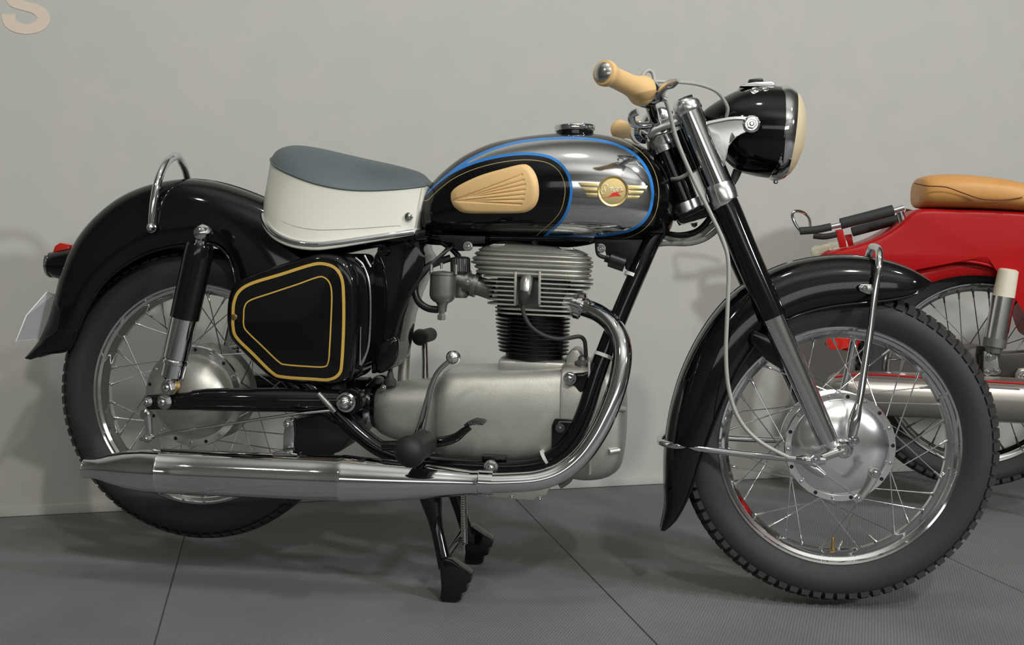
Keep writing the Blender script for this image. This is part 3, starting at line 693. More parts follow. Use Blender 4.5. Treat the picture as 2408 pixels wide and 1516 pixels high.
def pad():
    px = [(1059, 464), (1062, 450), (1082, 434), (1130, 412), (1185, 396), (1228, 386), (1246, 390), (1260, 408), (1267, 432), (1268, 460), (1261, 482), (1245, 496), (1222, 501), (1160, 502), (1095, 501), (1072, 491), (1062, 478)]
    n = 220; B = resample(cr(px, 6, True), n); c = np.array([1180., 452.]); rings = 64; V = []
    q = [((1070+i*2, 472-i*1.2+(i > 3)*i*1.3), (1228+[2, 6, 9, 8, 7, 5, 0][i], 413+[0, 12, 22, 34, 45, 56, 66][i])) for i in range(7)]
    for k in range(rings):
        s = 1-k/rings
        P = c+(B-c)*s
        hgt = .0095*(1-max(0, (s-.80)/.20)**2.4)
        dmin = np.full(n, 1e9)
        for a, b in q:
            a = np.array(a); b = np.array(b); ab = b-a; t = np.clip(((P-a)@ab)/(ab@ab), 0, 1); dmin = np.minimum(dmin, np.linalg.norm(P-(a+t[:, None]*ab), axis=1))
        for p, dd in zip(P, dmin): V.append(on_tank(p[0], p[1], hgt-(.0022*max(0, 1-dd/2.6)) if k else -.002))
    V.append(on_tank(c[0], c[1], .0095)); Fc = rings_faces(rings, n, False); b = (rings-1)*n
    Fc += [(b+j, b+(j+1) % n, len(V)-1) for j in range(n)]
    o = raw('knee_pad', V, Fc, 'tan_rubber', TANK, 60); o['label'] = 'tan rubber knee pad'
    far = [Vector((v.x, -v.y, v.z)) for v in V]; raw('knee_pad', far, [tuple(reversed(f)) for f in Fc], 'tan_rubber', TANK, 60)['label'] = 'tan rubber knee pad'
pad()
# filler cap
cp = at(1352, 306, 0)
fc = lathe('filler_cap', cp+Vector((0, 0, -.008)), (-.035, 0, 1), [(.004, .037), (.006, .0408), (.014, .0422), (.017, .0412), (.0195, .035), (.022, .02), (.0225, 0)], 'chrome', TANK, 48)
lathe('filler_neck', cp+Vector((0, 0, -.008)), (-.035, 0, 1), [(-.012, .0385), (.006, .0385), (.006, 0)], 'black_gloss', fc, 40)
# emblem: gilt disc with wings, script and red flash
def patch(name, px, h, m, parent, bev=.0008, base=-.001):
    P = [on_tank(u, v, base) for u, v in px]; Q = [on_tank(u, v, h) for u, v in px]; n = len(P)
    o = raw(name, Q+P, [tuple(range(n)), tuple(range(2*n-1, n-1, -1))]+[(i, (i+1) % n, (i+1) % n+n, i+n) for i in range(n)], m, parent)
    return bevel_mesh(o, bev, 2) if bev else o
ec = on_tank(1441, 450); en = (on_tank(1441, 450, .01)-ec).normalized()
em = lathe('emblem', ec-en*.004, en, [(0, .0300), (.0085, .0300), (.0098, .0290), (.0095, .0262), (.0085, .0250), (.0092, .0242), (.0098, .015), (.0100, 0)], 'gold_metal', TANK, 64)
em['label'] = 'gilt winged emblem'
for i, (x0, x1, y0, y1, xs) in enumerate([(1359, 1406, 429.5, 440, 4), (1368, 1405, 441.5, 451.5, 4), (1376, 1406, 453, 464, 3)]):
    patch('wing_bar', [(x0, y0), (x1, y0+1), (x1, y1), (x0+xs+3, y1-1)], .0045, 'gold_metal', em)
for i, (x0, x1, y0, y1, xs) in enumerate([(1475, 1521, 436, 446.5, 4), (1475, 1512, 448, 458, 4), (1472, 1503, 459.5, 468, 3)]):
    patch('wing_bar', [(x0, y0), (x1, y0+1), (x1-xs, y1-1), (x0, y1)], .0045, 'gold_metal', em)
def em_pt(u, v, h=.0068): 
    d = ray(u, v); o = ec+en*h; return CAM+d*((o-CAM).dot(en)/d.dot(en))
bp = [(1430, 462), (1440, 456), (1437, 454), (1472, 448), (1452, 453.5), (1461, 461), (1446, 461), (1412, 465)]
Q = [em_pt(*q, .0074) for q in bp]; P = [em_pt(*q, .005) for q in bp]; n = len(P)
raw('red_flash', Q+P, [tuple(range(n)), tuple(range(2*n-1, n-1, -1))]+[(i, (i+1) % n, (i+1) % n+n, i+n) for i in range(n)], 'red_enamel', em, flat=True)
ptube_e = lambda L: tube('script_letter', [em_pt(u, v, .0068) for u, v in cr(L, 5)], .0010, 'gold_bright', em, 6, 1)
ptube_e([(1429, 436), (1425, 433), (1420, 438), (1422, 444), (1424, 450), (1419, 456), (1414, 452), (1417, 446), (1424, 447)])          # S
ptube_e([(1429, 442), (1428.5, 450)]); ptube_e([(1430, 438), (1430.3, 439)])                                                     # i
ptube_e([(1433, 450), (1434, 442), (1436.5, 442), (1436.5, 449), (1438, 442), (1440.5, 442), (1440.5, 449)])                       # m
ptube_e([(1448, 442.5), (1445, 441.5), (1444.5, 444.5), (1447, 446), (1446, 449), (1443.5, 448.5)])                                # s
ptube_e([(1452, 441.5), (1450, 444), (1451, 448), (1454, 447), (1454.5, 443), (1452, 441.5)])                                      # o
ptube_e([(1457, 448.5), (1458, 441.5), (1461, 441.5), (1461, 447.5), (1464, 446)])                                               # n
# petcock, tank underside brackets
slab('tank_bracket', [(1030, 552), (1142, 554), (1140, 572), (1100, 572), (1092, 590), (1072, 590), (1066, 572), (1036, 566)], -.06, -.02, 'black_satin', TANK, .003)
slab('tank_bracket', [(1395, 560), (1520, 562), (1510, 586), (1480, 640), (1470, 632), (1468, 612), (1425, 606), (1424, 590), (1400, 580)], -.045, -.01, 'black_satin', TANK, .004)
bolt(1413, 584, -.048, .008, TANK, 'chrome_soft'); bolt(1101, 579, -.063, .008, TANK, 'chrome_soft')
ptube('ignition_lead', [(1403, 575, -.05), (1407, 598, -.05), (1424, 606, -.05)], .004, 'black_satin', TANK, 8)
lathe('ignition_coil', at(1424, 604, -.045), at(1470, 620, -.045)-at(1424, 604, -.045), [(0, .010), (.008, .010), (.010, .017), (.042, .017), (.042, 0)], 'black_satin', TANK, 20)

# ------------------------------------------------------------------ engine
est = [(888, 918, 985, .03), (896, 906, 1008, .055), (925, 899, 1024, .070), (975, 893, 1040, .078), (1025, 888, 1056, .084), (1040, 882, 1066, .088), (1052, 868, 1080, .096), (1072, 859, 1090, .102), (1110, 857, 1096, .104), (1180, 856, 1100, .105), (1260, 853, 1104, .105), (1326, 850, 1108, .104)]
EN = loft_x('crankcase', est, 'cast_aluminium', BIKE, 8, 64, 3.0)
loft_x('timing_cover', [(1326, 846, 1112, .100), (1331, 843, 1114, .104), (1380, 843, 1122, .104), (1424, 848, 1118, .100), (1452, 862, 1104, .092), (1466, 885, 1084, .078), (1472, 930, 1045, .055), (1474, 970, 1000, .02)], 'cast_aluminium', EN, 8, 64, 3.2)
slab('cover_rib', [(1382, 850), (1388, 850), (1390, 1117), (1384, 1117)], -.1065, .1065, 'cast_aluminium', EN, .002)
ptube('cover_rib', [(1432, 1062, -.098), (1455, 1058, -.085)], .006, 'cast_aluminium', EN, 10)
ptube('cover_rib', [(1452, 960, -.090), (1468, 962, -.075)], .006, 'cast_aluminium', EN, 10)
slab('oil_sump', [(1100, 1150), (1110, 1165), (1180, 1172), (1258, 1178), (1285, 1165), (1296, 1140), (1296, 1100), (1100, 1095)], -.085, .085, 'cast_aluminium', EN, .006)
for u, v in ((1144, 1163), (1203, 1168), (1269, 1172)): bolt(u, v, -.087, .0045, EN, 'chrome_soft')
ptube('breather_pipe', [(1345, 1110, -.03), (1338, 1128, -.03), (1316, 1143, -.03)], .006, 'cast_grey', EN, 12)
loft_x('cylinder_base', [(1183, 839, 868, .052), (1187, 837, 872, .058), (1250, 839, 872, .062), (1325, 843, 872, .058), (1332, 845, 868, .052)], 'cast_aluminium', EN, 4, 40, 5)
slab('tacho_housing', [(1330, 838), (1345, 820), (1362, 822), (1372, 840), (1385, 852), (1385, 900), (1330, 900)], -.05, .03, 'cast_aluminium', EN, .012)
lathe('oil_filler', at(1369, 880, -.055), (0.02, 0, 1), [(0, .016), (.020, .014), (.022, .0165), (.026, .0165), (.030, .010), (.036, .009), (.040, .005), (.041, 0)], 'cast_grey', EN, 24)
bolt(902, 911, -.066, .005, EN, 'chrome_soft', hexa=False)
lathe('cable_boot', at(917, 905, -.05), (0.02, 0, 1), [(0, .0135), (.010, .0135), (.016, .008), (.030, .0045), (.032, 0)], 'rubber', EN, 20)
ptube('speedo_cable', [(918, 880, -.05), (922, 820, -.055), (940, 745, -.07), (970, 680, -.08), (1010, 628, -.075), (1050, 588, -.05), (1065, 565, -.03)], .0045, 'black_satin', EN, 10)
ptube('control_cable', [(912, 870, -.045), (930, 790, -.06), (950, 720, -.075), (985, 655, -.08), (1030, 605, -.07), (1075, 575, -.04)], .0030, 'rubber_grey', EN, 8)
# drive coupling behind the gearbox
dc = lathe('drive_coupling', at(894, 952, 0), at(826, 950, 0)-at(894, 952, 0), [(-.008, .052), (.004, .052), (.006, .047), (.012, .047), (.013, .044), (.026, .043), (.030, .038), (.036, .030), (.06, .026), (.08, .024)], 'black_gloss', BIKE, 40)
lathe('chrome_collar', at(894, 952, 0), at(826, 950, 0)-at(894, 952, 0), [(.0110, .044), (.0113, .0475), (.020, .0470), (.0275, .0445), (.028, .043)], 'polished_aluminium', dc, 40)
slab('coupling_guard', [(862, 905), (880, 888), (892, 890), (896, 905), (900, 960), (905, 1010), (890, 1012), (868, 1000)], -.020, .02, 'black_satin', dc, .004)
# rocker cover: horizontal ribs
def rocker():
    st = []
    body = [(571, 1190, 1285, .030), (573, 1176, 1315, .044), (577, 1160, 1345, .056), (583, 1144, 1368, .065), (590, 1131, 1381, .071), (597, 1124, 1387, .074), (603, 1121, 1391, .0755), (609, 1118, 1392, .077), (614, 1114, 1393, .079), (618, 1113, 1393, .080), (622, 1115, 1391, .079), (627, 1120, 1390, .078), (633, 1123, 1389, .079), (640, 1125, 1388, .080), (648, 1128, 1386, .079)]
    B = cr(body, 12)
    V = []; seg = 72
    for v, ul, ur, w in B:
        ph_ = ((v-594)/10.6) % 1; g = 0 if v < 590 else .002-.0062*math.exp(-((min(ph_, 1-ph_))/.20)**2)
        a, b = at(ul, v-5, 0), at(ur, v+7, 0); c = (a+b)/2; hx = (b.x-a.x)/2+g; sl = (b.z-a.z)/(b.x-a.x)
        for k in range(seg):
            t = 2*math.pi*k/seg; cc, ss = math.cos(t), math.sin(t); e = 3.4
            dx = hx*math.copysign(abs(cc)**(2/e), cc)
            V.append(Vector((c.x+dx, -(w+g)*math.copysign(abs(ss)**(2/e), ss), c.z+dx*sl)))
    o = raw('rocker_cover', V, rings_faces(len(B), seg), 'cast_aluminium', BIKE, 55)
    bolt(1257, 576, -.02, .0075, o, 'steel_dark', d=Vector((0, 0, 1)))
    slab('cover_boss', [(1150, 577), (1160, 573), (1188, 573), (1184, 580), (1152, 580)], -.058, -.03, 'cast_aluminium', o, .002)
    slab('cover_boss', [(1312, 580), (1345, 582), (1352, 588), (1322, 588)], -.060, -.03, 'cast_aluminium', o, .002)
rocker()
def fin_plate(ul, vl, ur, vr, wy, th, notch, m, parent, rad=.028):
    a, b = at(ul, vl, -wy), at(ur, vr, -wy); d = (b-a); L = d.length; d.normalize(); up = Vector((-d.z, 0, d.x))
    P = []
    def arc(cx, cy, a0):
        for k in range(6):
            t = a0+k/5*math.pi/2; P.append((cx+rad*math.cos(t), cy+rad*math.sin(t)))
    arc(rad, -wy+rad, math.pi)
    if notch:
        n0 = (at(notch[0], vl, -wy).x-a.x)/d.x; n1 = (at(notch[1], vl, -wy).x-a.x)/d.x
        P += [(n0, -wy), (n0, -wy+.055), (n1, -wy+.055), (n1, -wy)]
    arc(L-rad, -wy+rad, -math.pi/2); arc(L-rad, wy-rad, 0); arc(rad, wy-rad, math.pi/2)
    n = len(P)
    V = [Vector((a.x, 0, a.z))+d*x+Vector((0, y, 0))+up*s*th/2 for s in (1, -1) for x, y in P]
    return raw('cooling_fin', V, [tuple(range(n)), tuple(range(2*n-1, n-1, -1))]+[(i, (i+1) % n, (i+1) % n+n, i+n) for i in range(n)], m, parent, 40)
hd = loft_x('cylinder_head', [(1178, 640, 738, .034), (1182, 636, 740, .040), (1250, 640, 742, .042), (1330, 646, 744, .040), (1334, 650, 742, .034)], 'steel_dark', BIKE, 4, 40, 5)  # core coloured dark to stand in for shade between the fins
for i in range(9):
    ul = [1131, 1131, 1134, 1140, 1142, 1141, 1141, 1163, 1165][i]; ur = [1385, 1385, 1378, 1360, 1352, 1346, 1345, 1345, 1344][i]
    vl = 649+10.6*i+(ul-1131)*.045; vr = 661+10.6*i-(1385-ur)*.045
    fin_plate(ul, vl, ur, vr, .082, .0032, (1213, 1268) if i < 7 else None, 'cast_aluminium', hd)
for u in (1212, 1269):
    slab('plug_tower', [(u-3, 638), (u+3, 638), (u+2, 716), (u-4, 716)], -.083, -.035, 'cast_aluminium', hd, .001)
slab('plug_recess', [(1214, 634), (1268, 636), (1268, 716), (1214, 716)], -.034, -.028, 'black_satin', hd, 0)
sp = tube('spark_plug_cap', [at(1240, 628, -.045), at(1240, 650, -.068), at(1238, 664, -.082), at(1236, 682, -.090), at(1232, 700, -.092)], [.006, .0115, .0125, .0115, .0095], 'plug_metal', hd, 20)
tube('plug_boot', [at(1235, 684, -.091), at(1231, 700, -.092), at(1229, 716, -.093)], [.0112, .0108, .0062], 'rubber', hd, 18)
ptube('spark_lead', [(1230, 712, -.093), (1231, 735, -.094), (1246, 765, -.096), (1274, 786, -.096), (1305, 796, -.092), (1335, 795, -.085), (1362, 791, -.078), (1374, 800, -.072), (1377, 820, -.068), (1378, 838, -.064)], .0042, 'rubber', hd, 12)
# barrel with round fins
ax0 = at(1252, 726, 0); ax1 = at(1256, 838, 0); ad = (Vector((.038, 0, 1))).normalized()
bl = lathe('cylinder_barrel', ax1-ad*.012, ad, [(0, .060), (.115, .060), (.115, 0)], 'black_satin', BIKE, 48)
for i in range(12):
    v = 727+i*9.0; r = [.0785, .0785, .0785, .0785, .078, .0775, .077, .076, .0755, .075, .0740, .073][i]
    c = at(1252+i*.25, v, 0)
    lathe('cooling_fin', c-ad*.0013, ad, [(0, .055), (0, r-.001), (.0006, r), (.0020, r), (.0026, r-.001), (.0026, .055)], 'black_satin', bl, 64)
# carburettor
cb = lathe('carburettor', at(1040, 712, -.075), (0.02, 0, 1), [(-.018, 0), (-.018, .009), (-.004, .0105), (0, .0130), (.003, .0190), (.008, .0240), (.014, .0264), (.018, .0268), (.056, .0265), (.058, .0285), (.062, .0285), (.063, .025), (.066, 0)], 'cast_grey', BIKE, 40)
lathe('drain_nut', at(1038, 752, -.075), (0.02, 0, 1), [(0, .0075), (.002, .0095), (.010, .0095), (.011, .007), (.020, .007)], 'plug_metal', cb, 6)
for u in (1014, 1072): ptube('clip_post', [(u, 645, -.090), (u, 622, -.090)], .0034, 'plug_metal', cb, 8)
ptube('tickler', [(1038, 632, -.09), (1038, 618, -.09)], .0028, 'plug_metal', cb, 8)
lathe('mixing_chamber', at(1084, 700, -.02), (0.0, 0, 1), [(0, .012), (.006, .018), (.05, .018), (.052, .020), (.058, .0205), (.060, 0)], 'cast_grey', cb, 28)
def knurl():
    o = at(1083, 640, -.03); d = Vector((-.04, 0, 1)).normalized(); n = d.orthogonal().normalized(); b = d.cross(n); seg = 72; V = []
    for t, r in [(0, .018), (.002, .0208), (.028, .0208), (.031, .018), (.033, .010), (.034, 0.0001)]:
        for k in range(seg):
            rr = r*(1-.045*(k % 3 == 0)); V.append(o+d*t+(n*math.cos(2*math.pi*k/seg)+b*math.sin(2*math.pi*k/seg))*rr)
    raw('knurled_cap', V, rings_faces(6, seg), 'steel_dark', cb, 30)
knurl()
ptube('throttle_cable', [(1080, 604, -.03), (1062, 585, -.03), (1040, 570, -.03)], .006, 'black_satin', cb, 10)
ic = at(1075, 655, -.025); idr = at(1150, 680, -.025)-ic
lathe('intake_stub', ic, idr, [(0, .019), (.018, .019), (.018, .024), (.024, .024), (.024, .020), (.036, .020), (.036, .026), (.046, .026), (.046, .020), (.08, .020)], 'cast_grey', cb, 32)
bolt(1100, 662, -.052, .006, cb, 'plug_metal')
ptube('fuel_hose', [(1030, 728, -.075), (1005, 724, -.072), (984, 708, -.068), (976, 680, -.060), (985, 650, -.05), (1010, 625, -.04), (1060, 606, -.03)], .0075, 'black_satin', cb, 12)
# header pipe and silencer
lathe('exhaust_flange', at(1343, 712, -.045), at(1385, 726, -.05)-at(1343, 712, -.045), [(-.012, .026), (.012, .026), (.014, .028), (.024, .028), (.027, .022)], 'chrome', BIKE, 36)
hp = ptube('exhaust_pipe', [(1352, 716, -.046), (1380, 724, -.055), (1412, 738, -.075), (1441, 764, -.098), (1459, 800, -.118), (1463, 845, -.134), (1452, 905, -.148), (1432, 962, -.158), (1405, 1018, -.166), (1368, 1070, -.174), (1322, 1108, -.182), (1268, 1128, -.190), (1200, 1134, -.196), (1120, 1135, -.200)], .0192, 'chrome', BIKE, 32, 8)
def silencer():
    C = [(1150, 1135, .0205), (1128, 1135, .0215), (1126, 1135, .0245), (1112, 1134.5, .0235), (1060, 1133, .0285), (1000, 1131.5, .0340), (920, 1129, .0400), (850, 1126.5, .0440), (815, 1125, .0462), (808, 1125, .0470), (800, 1124, .0450), (740, 1122, .0448), (600, 1116, .0448), (480, 1111, .0448), (388, 1107, .0448), (384, 1107, .0462), (379, 1107, .0448), (340, 1105, .0430), (300, 1103, .0385), (265, 1101.5, .0315), (242, 1101, .0245), (225, 1100.5, .0212), (207, 1100, .0205), (203, 1100, .0210), (200, 1100, .0195), (201, 1100, .0165), (230, 1100, .0160)]
    P = [at(u, v, -.200) for u, v, r in C]; R = [r for _, _, r in C]
    V = []; seg = 56
    for p, r in zip(P, R):
        V += [p+Vector((0, math.cos(2*math.pi*k/seg), math.sin(2*math.pi*k/seg)))*r for k in range(seg)]
    return raw('silencer', V, rings_faces(len(P), seg), 'chrome', BIKE, 24)
si = silencer()
lathe('pipe_clamp', at(1160, 1135, -.198), (-1, 0, .0), [(0, .0205), (0, .0232), (.030, .0238), (.031, .0215)], 'chrome', si, 40)
slab('silencer_hanger', [(672, 985), (690, 985), (692, 1020), (690, 1062), (664, 1062), (666, 1020), (669, 1000)], -.178, -.165, 'chrome_soft', si, .003)
bolt(679, 996, -.180, .0085, si, 'chrome_soft')
slab('silencer_lug', [(640, 1064), (672, 1062), (700, 1067), (698, 1072), (640, 1072)], -.215, -.185, 'chrome', si, .002)
# grey frame-mounted tyre pump standing behind the carburettor
lathe('air_pump', at(947, 905, .08), at(966, 600, .08)-at(947, 905, .08), [(0, .0125), (.21, .0125), (.212, .015), (.23, .015), (.23, 0)], 'cast_aluminium', BIKE, 28)
# kick starter on the far side
ks = raw('kick_starter', *merge(tube_geo([at(1000, 905, .16), at(1000, 850, .17), at(998, 795, .18)], [.009, .0075, .0075], 14)), 'chrome', BIKE)
lathe('starter_rubber', at(1012, 786, .25), at(980, 795, .10)-at(1012, 786, .25), [(0, .016), (.1, .016), (.104, .018), (.115, .019), (.124, .016), (.129, .008), (.13, 0)], 'rubber', ks, 24)
# hand gear lever
gl = ptube('gear_lever', [(985, 1022, -.125), (992, 998, -.135), (1004, 950, -.150), (1016, 905, -.158), (1032, 872, -.162), (1060, 846, -.162)], [.0105, .009, .0072, .006, .0052, .005], 'chrome_soft', BIKE, 16)
c = at(1066, 840, -.162); lathe('lever_knob', c-Vector((0, 0, .0145)), UZ, [(.0145-.0145*math.cos(a*math.pi/12), .0145*math.sin(a*math.pi/12)) for a in range(13)], 'polished_aluminium', gl, 28)
# footrest and brake pedal
fp = raw('footrest', *merge(tube_geo([at(1000, 1070, -.09), at(985, 1062, -.23)], .012, 14)), 'black_gloss', BIKE)
def peg():
    a, b = at(1000, 1040, -.205), at(950, 1070, -.330); d = (b-a); L = d.length; d.normalize(); n = d.orthogonal().normalized(); q = d.cross(n); seg = 48; V = []
    prof = [(0, .012), (0, .0235), (.006, .0255), (.020, .026), (L*.55, .0265), (L*.62, .0255), (L*.66, .026)]
    for k in range(9):
        t = k/8*math.pi/2; prof.append((L*.70+.030*math.sin(t), .0305*math.cos(t)+.0002 if k else .0305))
    for t, r in prof:
        for k in range(seg):
            rr = r*(1-(.05 if (k % 4 == 0 and .01 < t < L*.6) else 0)); V.append(a+d*t+(n*math.cos(2*math.pi*k/seg)+q*math.sin(2*math.pi*k/seg))*rr)
    raw('footrest_rubber', V, rings_faces(len(prof), seg), 'rubber_black', fp, 35)
peg()
bpd = ptube('brake_pedal', [(900, 1048, -.175), (960, 1046, -.178), (1012, 1040, -.18), (1048, 1036, -.182), (1072, 1028, -.184), (1090, 1014, -.186), (1106, 1003, -.186)], [.010, .0105, .0105, .0100, .009, .0075, .006], 'black_gloss', BIKE, 16)
def pedal_pad():
    px = [(1089, 999), (1093, 1003), (1120, 998), (1134, 1000), (1138, 997), (1130, 992), (1112, 989)]
    o = slab('pedal_pad', px, -.206, -.160, 'rubber_black', bpd, .002)
    for i in range(6):
        u = 1100+i*6; ptube('pad_rib', [(u, 993-.3*abs(i-3), -.206), (u+6, 999, -.2065)], .0012, 'rubber_grey', bpd, 6)
pedal_pad()
# ------------------------------------------------------------------ centre stand
def stand():
    legs = []
    A = [(1005, 1130, -.10), (1015, 1180, -.105), (1024, 1225, -.110), (1036, 1280, -.120), (1048, 1335, -.130)]
    st = ptube('centre_stand', A, [.026, .0215, .0145, .0135, .015], 'black_gloss', BIKE, 18)
    P = [at(*q) for q in A]; Q = [Vector((p.x, -p.y, p.z)) for p in P]
    tube('stand_leg', Q, [.026, .0215, .0145, .0135, .015], 'black_gloss', st, 18)
    tube('cross_bar', [P[0].lerp(P[1], -.1), Q[0].lerp(Q[1], -.1)], .013, 'black_gloss', st, 16)
    m1 = P[3].lerp(P[4], .6); m2 = Q[3].lerp(Q[4], .6); tube('cross_bar', [m1, m2], .0085, 'black_gloss', st, 14)
    foot = [(1036, 1322), (1050, 1318), (1066, 1324), (1088, 1340), (1104, 1350), (1112, 1358), (1110, 1374), (1100, 1380), (1101, 1396), (1088, 1400), (1087, 1416), (1076, 1421), (1062, 1421), (1042, 1419), (1038, 1412), (1041, 1390), (1039, 1360)]
    F = [at(u, v, -.135) for u, v in foot]; z0 = min(p.z for p in F); F = [Vector((p.x, p.y, p.z-z0+.0005)) for p in F]
    for s in (-1, 1):
        n = len(F); V = [Vector((p.x, s*.118, p.z)) for p in F]+[Vector((p.x, s*.152, p.z)) for p in F]
        bevel_mesh(raw('stand_foot', V, [tuple(range(n)), tuple(range(2*n-1, n-1, -1))]+[(i, (i+1) % n, (i+1) % n+n, i+n) for i in range(n)], 'black_gloss', st), .0035, 2)
    # return spring
    a, b = at(1090, 1140, .03), at(1092, 1278, .03); d = b-a; V = []
    pts = []; turns = 34; n = d.normalized().orthogonal().normalized(); q = d.normalized().cross(n)
    for i in range(turns*10+1):
        t = i/(turns*10); an = t*turns*2*math.pi; pts.append(a+d*t+(n*math.cos(an)+q*math.sin(an))*.0062)
    V, Fc = tube_geo(pts, .0013, 5); raw('return_spring', V, Fc, 'chrome_soft', st, 60)
    tube('spring_hook', [b, b+Vector((-.001, 0, -.022))], .0016, 'chrome_soft', st, 6, 1)
stand()

# ------------------------------------------------------------------ front fork and steering head
def leg_pts(L, Y):
    P = [at(u, v, -.095) for u, v in L]; return [Vector((p.x, Y, p.z)) for p in P]
def fork(Y, nm):
    s = -1 if Y < 0 else 1
    P = leg_pts([(1615, 247), (1656, 347), (1697, 445)], Y)
    b = tube(nm, P, [.0245, .0245, .0250], 'chrome', BIKE, 36, 4)
    P = leg_pts([(1690, 432), (1694, 445), (1704, 473), (1708, 480)], Y); tube('clamp_ring', P, [.0265, .0285, .0285, .0262], 'polished_aluminium', b, 36, 3)
    P = leg_pts([(1702, 478), (1711, 494), (1760, 612), (1819, 745)], Y); tube('upper_shroud', P, [.0265, .0265, .0262, .0250], 'black_gloss', b, 36, 4)
    P = leg_pts([(1818, 743), (1842, 798), (1900, 928), (1948, 1036)], Y); tube('fork_slider', P, [.0232, .0228, .0215, .0208], 'chrome', b, 36, 4)
    P = leg_pts([(1611, 235), (1613, 243), (1619, 258), (1622, 265)], Y); tube('top_collar', P, [.022, .0262, .0272, .0255], 'polished_aluminium', b, 36, 3)
    P = leg_pts([(1609, 230), (1615, 245)], Y); V, Fc = tube_geo(P, .0165, 6); raw('top_nut', V, Fc, 'chrome', b, 20)
    P = leg_pts([(1944, 1028), (1957, 1050), (1985, 1058)], Y); tube('axle_lug', P, [.0205, .0155, .0135], 'polished_aluminium', b, 20, 4)
    return b
FK = fork(-.095, 'fork_leg'); fork(.095, 'fork_leg')
ax = at(1986, 1058, -.112); lathe('axle_end', ax+Vector((0, .03, 0)), NEAR, [(0, .0175), (.024, .0175), (.027, .0155), (.034, .0135), (.036, .0115), (.036, .0075), (.031, .007), (.031, 0)], 'chrome_soft', FK, 24)
# steering head
hA, hB = at(1556, 338, 0), at(1619, 497, 0); hd_ = (hB-hA).normalized(); HL = (hB-hA).length
SHD = lathe('steering_head', hA, hd_, [(0, .028), (HL, .0275)], 'black_gloss', BIKE, 32)
lathe('head_collar', hA, hd_, [(-.014, .022), (-.013, .029), (.003, .0315), (.006, .030), (.007, .034), (.018, .033), (.019, .028)], 'polished_aluminium', SHD, 36)
lathe('head_collar', hA, hd_, [(HL-.022, .028), (HL-.020, .0325), (HL-.002, .0325), (HL, .034), (HL+.008, .034), (HL+.009, .030), (HL+.020, .029), (HL+.022, .0)], 'polished_aluminium', SHD, 36)
def yoke(nm, u0, v0, du, th, m, half_w=.024):
    c = at(u0, v0, 0); f = Vector((hd_.z*-1, 0, hd_.x)).normalized()      # forward, square to the head
    if f.x < 0: f = -f
    o = at(u0+du, v0+du*-.40, 0)
    P = [(c, .0, .040), (o, -.095, .030), (o, .095, .030)]
    V, Fc = merge(lathe_geo(c-hd_*th/2, hd_, [(0, .0), (0, .038), (th, .038), (th, 0)], 28), *[tube_geo([c+Vector((0, y*.12, 0)), Vector((o.x, y, o.z))], [.026, .022], 16) for y in (-.095, .095)])
    return raw(nm, V, Fc, m, SHD, 40)
slab('top_yoke', [(1520, 318), (1532, 290), (1560, 278), (1600, 262), (1630, 258), (1632, 280), (1585, 298), (1545, 312), (1528, 326)], -.080, .080, 'chrome_soft', SHD, .008)
slab('bottom_yoke', [(1592, 508), (1640, 486), (1690, 462), (1716, 470), (1716, 490), (1660, 510), (1600, 528)], -.090, .090, 'black_gloss', SHD, .010)
tube('lock_tube', leg_pts([(1600, 300), (1640, 395)], -.055), .013, 'black_gloss', SHD, 14, 1)
bolt(1632, 524, -.04, .006, SHD, 'steel_dark', d=Vector((.2, 0, -1)))
# handlebar: centre clamp, tube, grips
gA, gB = at(1421, 171, -.335), at(1512, 215, -.215)
fA, fB = at(1457, 305, .335), at(1508, 309, .215)
HB = tube('handlebar', [gA.lerp(gB, .15), gB, at(1530, 250, -.15), at(1540, 282, -.09), at(1552, 283, -.04), at(1556, 284, 0), at(1556, 284, .04), at(1546, 290, .09), at(1530, 302, .15), fB, fA.lerp(fB, .2)], .0112, 'chrome', BIKE, 20)
def grip(a, b):
    d = (b-a); L = d.length; d.normalize()
    g_ = lathe('hand_grip', a, d, [(0, .012), (-.004, .017), (-.003, .0215), (.003, .0232), (.010, .0225), (.016, .0195), (.03, .0182), (L*.62, .0190), (L*.78, .0215), (L*.9, .0262), (L*.96, .0282), (L*1.0, .0275), (L*1.01, .012)], 'tan_rubber', HB, 40, 50)
    g_['label'] = 'tan rubber hand grip'
    return g_
grip(gA, gB); grip(fA, fB)
gd = (gB-gA).normalized()
lathe('grip_end_cap', gA-gd*.003, -gd, [(0, .0175), (.003, .0170), (.006, .013), (.008, .006), (.0085, 0)], 'chrome_soft', HB, 32)
for a, b in ((gA, gB), (fA, fB)):
    d = (b-a).normalized(); lathe('throttle_housing', b+d*.002, d, [(0, .0265), (.006, .0275), (.020, .0265), (.024, .018), (.034, .016), (.036, .012)], 'chrome', HB, 32)
tube('bar_clamp', [at(1520, 312, 0), at(1535, 290, 0), at(1556, 278, 0), at(1578, 282, 0)], [.020, .024, .025, .018], 'chrome', HB, 24)
for Y in (-.03, .03):
    lathe('clamp_cap', at(1552, 284, Y-.012), (0, 1, 0), [(0, 0), (0, .024), (.024, .024), (.024, 0)], 'chrome', HB, 28)
ptube('bar_bend', [(1500, 262, -.13), (1486, 270, -.125), (1488, 288, -.115), (1506, 296, -.105), (1528, 294, -.095)], .0075, 'chrome', HB, 14)
slab('lever_bracket', [(1514, 205), (1522, 186), (1532, 190), (1534, 212), (1545, 222), (1540, 240), (1520, 244)], -.205, -.185, 'chrome', HB, .004)
lv = ptube('brake_lever', [(1537, 222, -.205), (1552, 228, -.20), (1556, 215, -.235), (1566, 203, -.290), (1580, 196, -.335), (1596, 189, -.365)], [.007, .0085, .0075, .0075, .0085, .003], 'chrome_soft', HB, 16)
